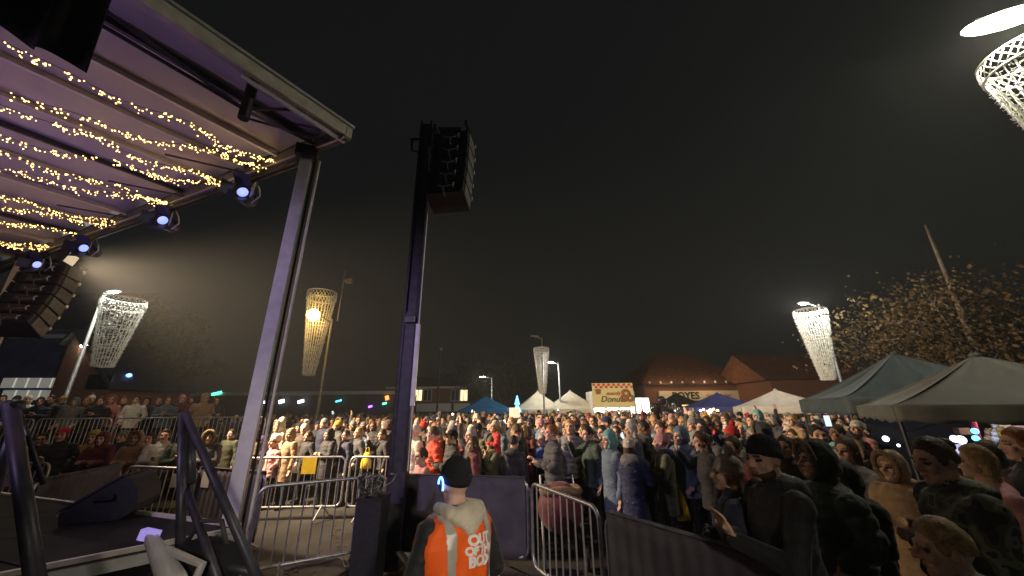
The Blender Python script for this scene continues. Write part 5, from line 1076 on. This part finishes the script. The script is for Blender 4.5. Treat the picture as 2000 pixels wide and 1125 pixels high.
def vest_patch(cond, off, th=.004, nt=200, nz=130):
    mb = MB(); idx = {}
    def vid(i, j, o_):
        key = (i % nt, j, o_)
        if key not in idx: idx[key] = len(mb.v); mb.v.append(tuple(vest_pt(2 * math.pi * i / nt, .78 + (1.462 - .78) * j / nz, off + o_ * th)))
        return idx[key]
    for j in range(nz):
        for i in range(nt):
            a = 2 * math.pi * (i + .5) / nt; z = .78 + (1.462 - .78) * (j + .5) / nz
            if cond(a, z):
                mb.f.append((vid(i, j, 1), vid(i + 1, j, 1), vid(i + 1, j + 1, 1), vid(i, j + 1, 1))); mb.f.append((vid(i, j + 1, 0), vid(i + 1, j + 1, 0), vid(i + 1, j, 0), vid(i, j, 0))); mb.m += [0, 0]
    return mb
def arm_hole(a, z): return 1.14 < z < 1.40 and min(abs(a), abs(a - math.pi), abs(a - 2 * math.pi)) < .30 + .3 * (z - 1.14)
put('vest', vest_patch(lambda a, z: not arm_hole(a, z) and not (1.2 < z and abs(a - 1.5 * math.pi) < (z - 1.2) * 1.6), 0.0).mesh('vest', 'vest_orange', True), st)
def px_(a, z): return vest_pt(a, z).x
put('reflective_strip', vest_patch(lambda a, z: not arm_hole(a, z) and z > 1.0 and .105 < abs(px_(a, z)) < .15, .006).mesh('reflective_strip', 'reflective', True), st)
put('reflective_strip', vest_patch(lambda a, z: .90 < z < .96, .006).mesh('reflective_strip', 'reflective', True), st)
for tx_, zc, sz_, col_ in (('OUT', 1.335, .068, 'letter_white'), ('OF THE', 1.286, .052, 'letter_white'), ('BOX', 1.236, .068, 'letter_white')):
    me = text_mesh(tx_, sz_, .0015, 0, .0035, .92); me.materials.clear(); me.materials.append(M[col_])
    for vv in me.vertices:
        ang = math.pi / 2 + (vv.co.x + .035) / .20; tl2 = -.12 * vv.co.x
        q = vest_pt(ang, zc + vv.co.y + tl2, .009 + vv.co.z); vv.co = q
    put('lettering', me, st)
mb = MB(); q0 = [(math.pi / 2 + .12 + .09 * math.cos(t) - .05, 1.165 + .022 * math.sin(t)) for t in np.linspace(0, 2 * math.pi, 12, endpoint=False)]
# cream hood hanging outside the vest
mb = Body(); mb.ell((0, .125, 1.455), (.125, .06, .07), 'h'); mb.ell((.01, .150, 1.435), (.085, .048, .055), 'h'); mb.ell((.015, .160, 1.405), (.05, .034, .045), 'h')
for s_ in (1, -1): mb.cap((.10 * s_, .09, 1.47), (.085 * s_, -.05, 1.475), .042, .034, 'h')
ob = bpy.data.objects.new('raw', mb.mb.mesh('raw')); COL.objects.link(ob); md = ob.modifiers.new('r', 'REMESH'); md.mode = 'VOXEL'; md.voxel_size = .008; sm = ob.modifiers.new('s', 'SMOOTH'); sm.iterations = 4
dg = bpy.context.evaluated_depsgraph_get(); hm_ = bpy.data.meshes.new_from_object(ob.evaluated_get(dg)); bpy.data.objects.remove(ob); hm_.materials.append(M['coat_cream']); hm_.polygons.foreach_set('use_smooth', [True] * len(hm_.polygons))
put('hood', hm_, st)
glow('ear_blue', (.05, .2, 1.0), 9.0)
mb = MB(); hcx = TP['h_steward']['hc']; mb.tube([hcx + TP['h_steward']['hr'] @ v3(.098, .01 + .03 * math.cos(a), -.005 + .045 * math.sin(a)) for a in np.linspace(-.5, 3.0, 10)], .006, 6); put('headset', mb.mesh('headset', 'ear_blue', True), st)

# pushchair, bags, phones
pc = at(1095, 985, 5.85); pr = thing('pushchair', 'maroon pushchair with a furry hood edge behind the open barrier', 'pushchair', (pc.x, 5.85, 0))
mb = MB(); mb.ball((pc.x, 5.85, .66), (.33, .30, .33), 20, 14, jig=.012); mb.build('seat_shell', 'coat_maroon', pr, True)
mb = MB(); P_ = [(pc.x + .26 * math.cos(a), 5.74 + .1 * math.sin(a), .90 + .02 * math.sin(3 * a)) for a in np.linspace(0, 2 * math.pi, 19)]; mb.tube(P_, [.05 + random.uniform(-.01, .012) for _ in P_], 8, cap=False); mb.build('fur_edge', 'fur', pr, True)
for sx in (-1, 1):
    mb = MB(); mb.tube([(pc.x + .27 * sx, 5.6, .16), (pc.x + .27 * sx, 5.85, .5), (pc.x + .25 * sx, 6.3, 1.0)], .015, 8); mb.build('frame_tube', 'alu', pr)
    for dy in (-.28, .3):
        mb = MB(); mb.lathe([(.05, -.02), (.12, -.02), (.12, .02), (.05, .02)], 18, (pc.x + .28 * sx, 5.85 + dy, .125), rot=Matrix.Rotation(R(90), 3, 'Y')); mb.build('wheel', 'shoe', pr)
mb = MB(); mb.tube([(pc.x - .25, 6.3, 1.0), (pc.x + .25, 6.3, 1.0)], .017, 8); mb.build('handle_bar', 'black_metal', pr)
def carrier_bag(u, v, y, label, s_=1.0):
    p = at(u, v, y); th = thing('carrier_bag', label, 'bag', tuple(p), 'yellow carrier bags'); mb = MB()
    mb.lathe([(.04, -.20 * s_), (.13 * s_, -.19 * s_), (.125 * s_, -.05 * s_), (.09 * s_, .1 * s_), (.05 * s_, .17 * s_)], 12, p, sy=.45, jig=.06); mb.build('sack', 'yellow_plastic', th, True)
    mb = MB(); mb.tube([p + v3(-.05, 0, .14) * s_, p + v3(-.03, 0, .27) * s_, p + v3(.03, 0, .27) * s_, p + v3(.05, 0, .14) * s_], .008, 6); mb.build('handles', 'yellow_plastic', th)
carrier_bag(1326, 985, 5.75, 'yellow carrier bag hanging beside the olive green parka')
carrier_bag(716, 898, 8.6, 'yellow carrier bag held in the row beside the mast', .9)
glow('screen', (.7, .85, 1.0), 1.1); glow('torch', (1, 1, .95), 40.0)
for k, (u, v, y, m_, lab) in enumerate(((884, 812, 12, 'torch', 'phone torch shining before the brick house'), (1115, 829, 11, 'torch', 'phone torch shining before the donut stall'), (986, 824, 13, 'screen', 'phone screen glowing blue beside the white placard'), (1608, 990, 3.25, 'screen', 'small phone screen glowing by the black hooded child'), (1616, 822, 5.1, 'screen', 'phone held up by the child in pink'), (1215, 851, 8, 'screen', 'phone glowing above the cream beanie'), (922, 803, 19, 'screen', 'phone glowing under the blue gazebo'), (1090, 803, 18, 'torch', 'phone torch in front of the cream gazebo'), (650, 806, 16, 'screen', 'phone glowing behind the front row'))):
    p = at(u, v, y); th = thing('phone', lab, 'phone', tuple(p), 'lit phones in the crowd'); rz_ = Matrix.Rotation(R(random.uniform(-25, 25)), 3, 'Z') @ Matrix.Rotation(R(random.uniform(-20, 20)), 3, 'Y')
    mb = MB(); mb.box(p, (.075, .009, .15), rz_); mb.build('case', 'black_box', th); mb = MB()
    if m_ == 'torch': mb.ball(p + v3(0, -.012, .05), (.022, .01, .022), 8, 6)
    else: mb.box(p + rz_ @ v3(0, -.0065, 0), (.066, .003, .135), rz_)
    mb.build('lit_screen' if m_ == 'screen' else 'torch_lamp', m_, th)
# litter and cables on the ground by the barriers
lit = MB()
for k in range(260):
    x, y = random.uniform(-3.2, -1.2), random.uniform(3.6, 7.4); s_ = random.uniform(.015, .05); a = random.random() * 6
    lit.add([(x + s_ * math.cos(a + t), y + s_ * .7 * math.sin(a + t), .006 + random.uniform(0, .012)) for t in (0, 1.6, 3.1, 4.7)], [(0, 1, 2, 3)])
lo = lit.build('litter', 'leaf_autumn'); lo['kind'] = 'stuff'; lo['label'] = 'scattered fallen leaves and litter on the wet asphalt'
for k, (pts, lab) in enumerate(((([-3.3, 4.4], [-2.6, 4.7], [-2.0, 4.6], [-1.4, 4.9]), 'grey cable lying across the asphalt by the bare barrier'), (([-3.0, 5.6], [-2.5, 6.0], [-2.2, 5.7], [-1.7, 6.2], [-1.5, 5.7]), 'black cable looping over the asphalt to the mast'))):
    mb = MB(); P_ = []
    for i in range(len(pts) - 1):
        for j in range(6): f = j / 6; P_.append((pts[i][0] * (1 - f) + pts[i + 1][0] * f, pts[i][1] * (1 - f) + pts[i + 1][1] * f + .05 * math.sin(i * 6 + j), .022))
    mb.tube(P_, .016, 6); tag(mb.build('cable', 'alu' if k == 0 else 'wire', smooth=True, origin=(pts[0][0], pts[0][1], 0)), lab, 'cable')

# --- the crowd
heroes = list(people)
def in_crowd(x, y):
    if y < 2.4: return False
    if x < -1.9 and y < 9.3: return False
    if x < -6.5 and y < 17.5: return False
    if -1.9 <= x < .35 and y < 7.0: return False
    if .0 <= x < 3.1 and y < 6.7: return False
    if x >= 3.1 and y < 5.6: return False
    if x >= 1.2 and (x - .95) * 1.25 + (y - 3.5) * .85 < 1.0: return False
    if x >= 1.2 and y < 3.6 and x < 3.6: return False
    if x > 5.3 and y < 8.2: return False
    if x > 6.8 and y < 11.8: return False
    if abs(x - MX) < .5 and abs(y - MY) < .6: return False
    if math.hypot(x - 13.4, y - 15.5) < .6: return False
    if x > 9.4 and 13.6 < y < 17.6: return False
    if x > 10 and 19.4 < y: return False
    if y > 22.6 and x > 4: return False
    if math.atan2(abs(x), y) > R(57): return False
    return True
ANCH = [((-1.6, 5.6), 'near the speaker mast'), ((6.4, 23), 'before the donut stall'), ((-1.9, 25), 'before the blue gazebo'), ((2.5, 25), 'before the cream gazebos'), ((12, 20), 'before the navy gazebo'), ((9, 9.5), 'beside the teal gazebo'), ((4.5, 15), 'by the foil balloons'), ((0, 15), 'by the white placard'), ((-8.5, 16), 'by the orange lamp post'), ((1.8, 6), 'behind the olive parka'), ((4.2, 6), 'behind the children on shoulders'), ((10.5, 15), 'before the off white gazebo'), ((-5, 25), 'by the slim camera pole'), ((-4, 11), 'behind the front row'), ((0, 9), 'behind the child in red'), ((5, 10), 'behind the child in teal')]
cells = {}; spots = []
def ok(x, y, dmin):
    i, j = int(x // 1), int(y // 1)
    for a in (i - 1, i, i + 1):
        for b_ in (j - 1, j, j + 1):
            for (px, py) in cells.get((a, b_), ()):
                if (px - x) ** 2 + (py - y) ** 2 < dmin ** 2: return False
    return True
for (x, y) in heroes: cells.setdefault((int(x // 1), int(y // 1)), []).append((x, y))
tries = 0
while tries < 60000:
    tries += 1
    y = 3 + 24 * random.random() ** .8; x = random.uniform(-17, 15)
    if not in_crowd(x, y): continue
    if ok(x, y, .50 if y < 12 else .62): spots.append((x, y)); cells.setdefault((int(x // 1), int(y // 1)), []).append((x, y))
spots.sort(key=lambda p: p[0] ** 2 + p[1] ** 2)
IND = max(0, 300 - len(heroes))
cn = list(COATW); cw_ = [COATW[c] for c in cn]
akeys = ['jacket_down', 'jacket_pocket', 'parka_fold', 'parka_pocket', 'puffer_clasp', 'puffer_down', 'jacket_phone', 'jacket_wave', 'jacket_hip', 'jacket_pocket', 'parka_pocket', 'child']
TXT = {'jacket_down': 'jacket', 'jacket_pocket': 'jacket, hands in pockets,', 'parka_fold': 'parka, arms folded,', 'parka_pocket': 'long parka', 'puffer_clasp': 'padded jacket, hands clasped,', 'puffer_down': 'padded jacket', 'jacket_phone': 'jacket holding up a phone', 'jacket_wave': 'jacket with a raised arm', 'jacket_hip': 'jacket, hand on hip,', 'child': 'padded coat, small child,'}
for i, (x, y) in enumerate(spots[:IND]):
    key = random.choices(akeys, [3, 4, 3, 4, 3, 3, 1.6, .8, 1.5, 2, 2, 1.4])[0]
    co = random.choices(cn, cw_)[0]
    wr_ = random.choices(['short_hair', 'long_hair', 'bun_hair', 'ponytail_hair', 'hood', 'beanie', 'bobble_hat', 'cap'], [5, 4, 1, 1, 2.4, 3, 2.2, 1])[0]
    hc_ = random.choices(['black', 'brown', 'blond', 'ginger', 'grey'], [3, 5, 3, 1, 2])[0]
    wc = hc_ if 'hair' in wr_ else random.choice(['black', 'cream', 'grey', 'navy', 'grey', 'mustard', 'pink', 'white', 'black', 'grey', 'black', 'cream', 'red', 'navy'])
    hgt = random.gauss(1.69, .075) if key != 'child' else random.uniform(1.1, 1.35)
    hgt = max(1.05, min(1.9, hgt))
    an = min(ANCH, key=lambda a: (a[0][0] - x) ** 2 + (a[0][1] - y) ** 2)[1]
    hw = HWL[wr_] % wc if '%s' in HWL[wr_] else HWL[wr_]
    lab = ('person in %s %s %s %s' % (co, TXT[key], hw, an)).replace(',  ', ', ')
    person(TP[key], x, y, 0, face_stage(x, y, 22), hgt, co, random.choice(['black', 'black', 'denim', 'grey']), random.choices(['fair', 'tan', 'deep'], [7, 2, 1])[0], wr_, wc, lab, fur=random.random() < .35, brow=hc_ if hc_ != 'blond' else 'brown')
# everyone farther back reads as one mass
rest = spots[IND:]
pal = ['coat_' + c for c in cn]; skins = ['skin_fair', 'skin_tan']; hairs = ['hair_black', 'hair_brown', 'hair_blond', 'hair_grey', 'knit_black', 'knit_cream', 'knit_grey', 'knit_navy']
mats_ = pal + skins + hairs + ['trouser_black', 'shoe']
VV, LL, MI, nv_ = [], [], [], 0
lowdat = {}
for k, t in low.items():
    me = t['me']; co = np.empty(len(me.vertices) * 3); me.vertices.foreach_get('co', co); co = co.reshape(-1, 3)
    me.calc_loop_triangles(); tri = np.empty(len(me.loop_triangles) * 3, dtype=np.int32); me.loop_triangles.foreach_get('vertices', tri); tri = tri.reshape(-1, 3)
    mi = np.empty(len(me.loop_triangles), dtype=np.int32); me.loop_triangles.foreach_get('material_index', mi); pm = np.array([me.polygons[q.polygon_index].material_index for q in me.loop_triangles])
    lowdat[k] = (co, tri, pm, np.array(t['hc']))
def arr(mb): return np.array(mb.v), np.array([f_ for f in mb.f for f_ in ([f] if len(f) == 3 else [(f[0], f[i], f[i + 1]) for i in range(1, len(f) - 1)])])
lowhair = [arr(radial(hair_fn(1.12, 5), 12, 9)), arr(radial(hood_fn(1.26, 6), 12, 9)), arr(MB().lathe(bprof[1::2] + [bprof[-1]], 12, (0, .008, 0), .95, 1.12))]
for (x, y) in rest:
    co, tri, pm, hc = lowdat[random.choice('abc')]; ci = random.choices(range(len(cn)), cw_)[0]; hi = random.choices([0, 1, 2], [6, 2, 3])[0]
    s_ = max(1.3, min(1.9, random.gauss(1.70, .08))) / 1.72; a = R(face_stage(x, y, 22) + 90); rm = np.array([[math.cos(a), -math.sin(a), 0], [math.sin(a), math.cos(a), 0], [0, 0, 1]]) * s_
    hv, hf = lowhair[hi]
    for vtx, fc, kind in ((co, tri, 0), (hv + hc, hf, 1)):
        VV.append(vtx @ rm.T + np.array([x, y, 0])); LL.append(fc + nv_); nv_ += len(vtx)
        if kind == 0:
            mp = np.array([ci, len(mats_) - 2, len(pal) + (random.random() < .2), len(mats_) - 1, len(mats_) - 1, len(pal), ci, ci, len(pal) + 2]); MI.append(mp[pm])
        else: MI.append(np.full(len(fc), ci if hi == 1 else len(pal) + 2 + (random.randrange(4) if hi == 0 else 4 + random.randrange(4))))
if VV:
    VV = np.concatenate(VV); LL = np.concatenate(LL); MI = np.concatenate(MI)
    me = bpy.data.meshes.new('crowd'); me.from_pydata(VV.tolist(), [], LL.tolist())
    for m_ in mats_: me.materials.append(M[m_])
    me.polygons.foreach_set('material_index', MI.astype(np.int32)); me.polygons.foreach_set('use_smooth', [True] * len(LL)); me.update()
    cr = put('crowd', me); cr['kind'] = 'stuff'; cr['label'] = 'packed far rows of the crowd in dark winter coats'; cr['category'] = 'crowd'

# ------------------------------------------------------------------ added fixtures that light the roof, posts, terrace, crowd and steward
def flood(loc, target, power, col, label, spot=110, size=.12, name='added_flood', emat='led_hot'):
    th = thing(name, label, 'stage light', loc, 'added flood lights'); d = (Vector(target) - Vector(loc)).normalized(); q = d.to_track_quat('Z', 'Y').to_matrix()
    mb = MB(); mb.box(Vector(loc) - d * .12, (.34, .24, .12), q); mb.build('housing', 'black_metal', th)
    mb = MB(); mb.box(Vector(loc) - d * .05, (.30, .20, .02), q); mb.build('lens', emat, th)
    mb = MB(); mb.tube([Vector(loc) - d * .12, Vector(loc) - d * .12 + v3(0, 0, .18 if target[2] < loc[2] else -.18)], .02, 6); mb.build('bracket', 'black_metal', th)
    light('SPOT', 'added_beam', loc, power, col, th, target=target, size=size, spot=spot, blend=1.0)
glow('lens_purple', (.5, .2, 1), 6)
glow('lens_warm', (1.0, .8, .5), .5)
f_a = rp(7.7, -0.12, -.45); flood(tuple(f_a), (2.2, 13.0, 1.5), 17500, (1.0, .75, .49), 'added warm flood light on the front bar aimed over the crowd', 92, .3, emat='lens_warm')  # added flood, brightens the main crowd from the left
f_b = rp(9.2, -0.12, -.42); flood(tuple(f_b), (-10.5, 12.5, .9), 950, (1.0, .76, .52), 'added warm flood light on the front bar aimed at the terrace', 120, .3, emat='lens_warm')  # added flood to lift the people on the terrace
f_c = rp(0.9, 5.3, -.9); flood(tuple(f_c), (-2.5, 4.6, 2.4), 900, (.70, .54, 1.0), 'added lavender wash light at the back corner of the stage roof', 52, .2, emat='lens_purple')  # added wash, gives the roof post and mast their lavender light
f_d = Vector((1.6, -3.2, 3.0)); flood(tuple(f_d), (-.3, 2.5, 1.2), 720, (1.0, .88, .74), 'added fill light for the steward on a stand behind the camera', 42, .1)  # added fill spot out of view, brightens the steward's vest
mb = MB(); mb.tube([(1.6, -3.35, 0), (1.6, -3.35, 2.9)], .03, 8); tag(mb.build('added_stand', 'black_metal', origin=(1.6, -3.35, 0)), 'added black stand holding the steward fill light', 'stand')  # unseen stand, made up to carry the added fill spot
u1 = dp(2.6, 2.4, DZ + .35); flood(tuple(u1), tuple(rp(2.0, 2.0, 0)), 95, (.56, .34, 1.0), 'added violet uplighter on the stage deck', 125, .1, emat='lens_purple')  # added uplighter for the purple glow under the roof
u2 = dp(5.5, 1.6, DZ + .35); flood(tuple(u2), tuple(rp(5.6, 1.6, 0)), 95, (.60, .38, .95), 'second added violet uplighter farther along the deck', 125, .1, emat='lens_purple')  # another added uplighter, carries the purple glow along the roof

# ------------------------------------------------------------------ thin haze volume, added to give the lamps a glow
if HAZE > 0:
    mb = MB(); mb.box((0, 40, 9), (240, 150, 20)); hz = mb.build('haze', None); hz['kind'] = 'stuff'; hz['label'] = 'thin haze added over the square for lamp glow'
    hm = bpy.data.materials.new('haze'); hm.use_nodes = True; nt = hm.node_tree; nt.nodes.remove(nt.nodes['Principled BSDF'])
    pv = nt.nodes.new('ShaderNodeVolumePrincipled'); pv.inputs['Color'].default_value = (.9, .9, .88, 1); pv.inputs['Density'].default_value = HAZE; pv.inputs['Anisotropy'].default_value = 0.35
    nt.links.new(pv.outputs['Volume'], nt.nodes['Material Output'].inputs['Volume']); hz.data.materials.append(hm)
for o in bpy.data.objects:
    if '_o' in o: del o['_o']
print('people', len(people), 'rest', len(rest), 'objects', len(bpy.data.objects))
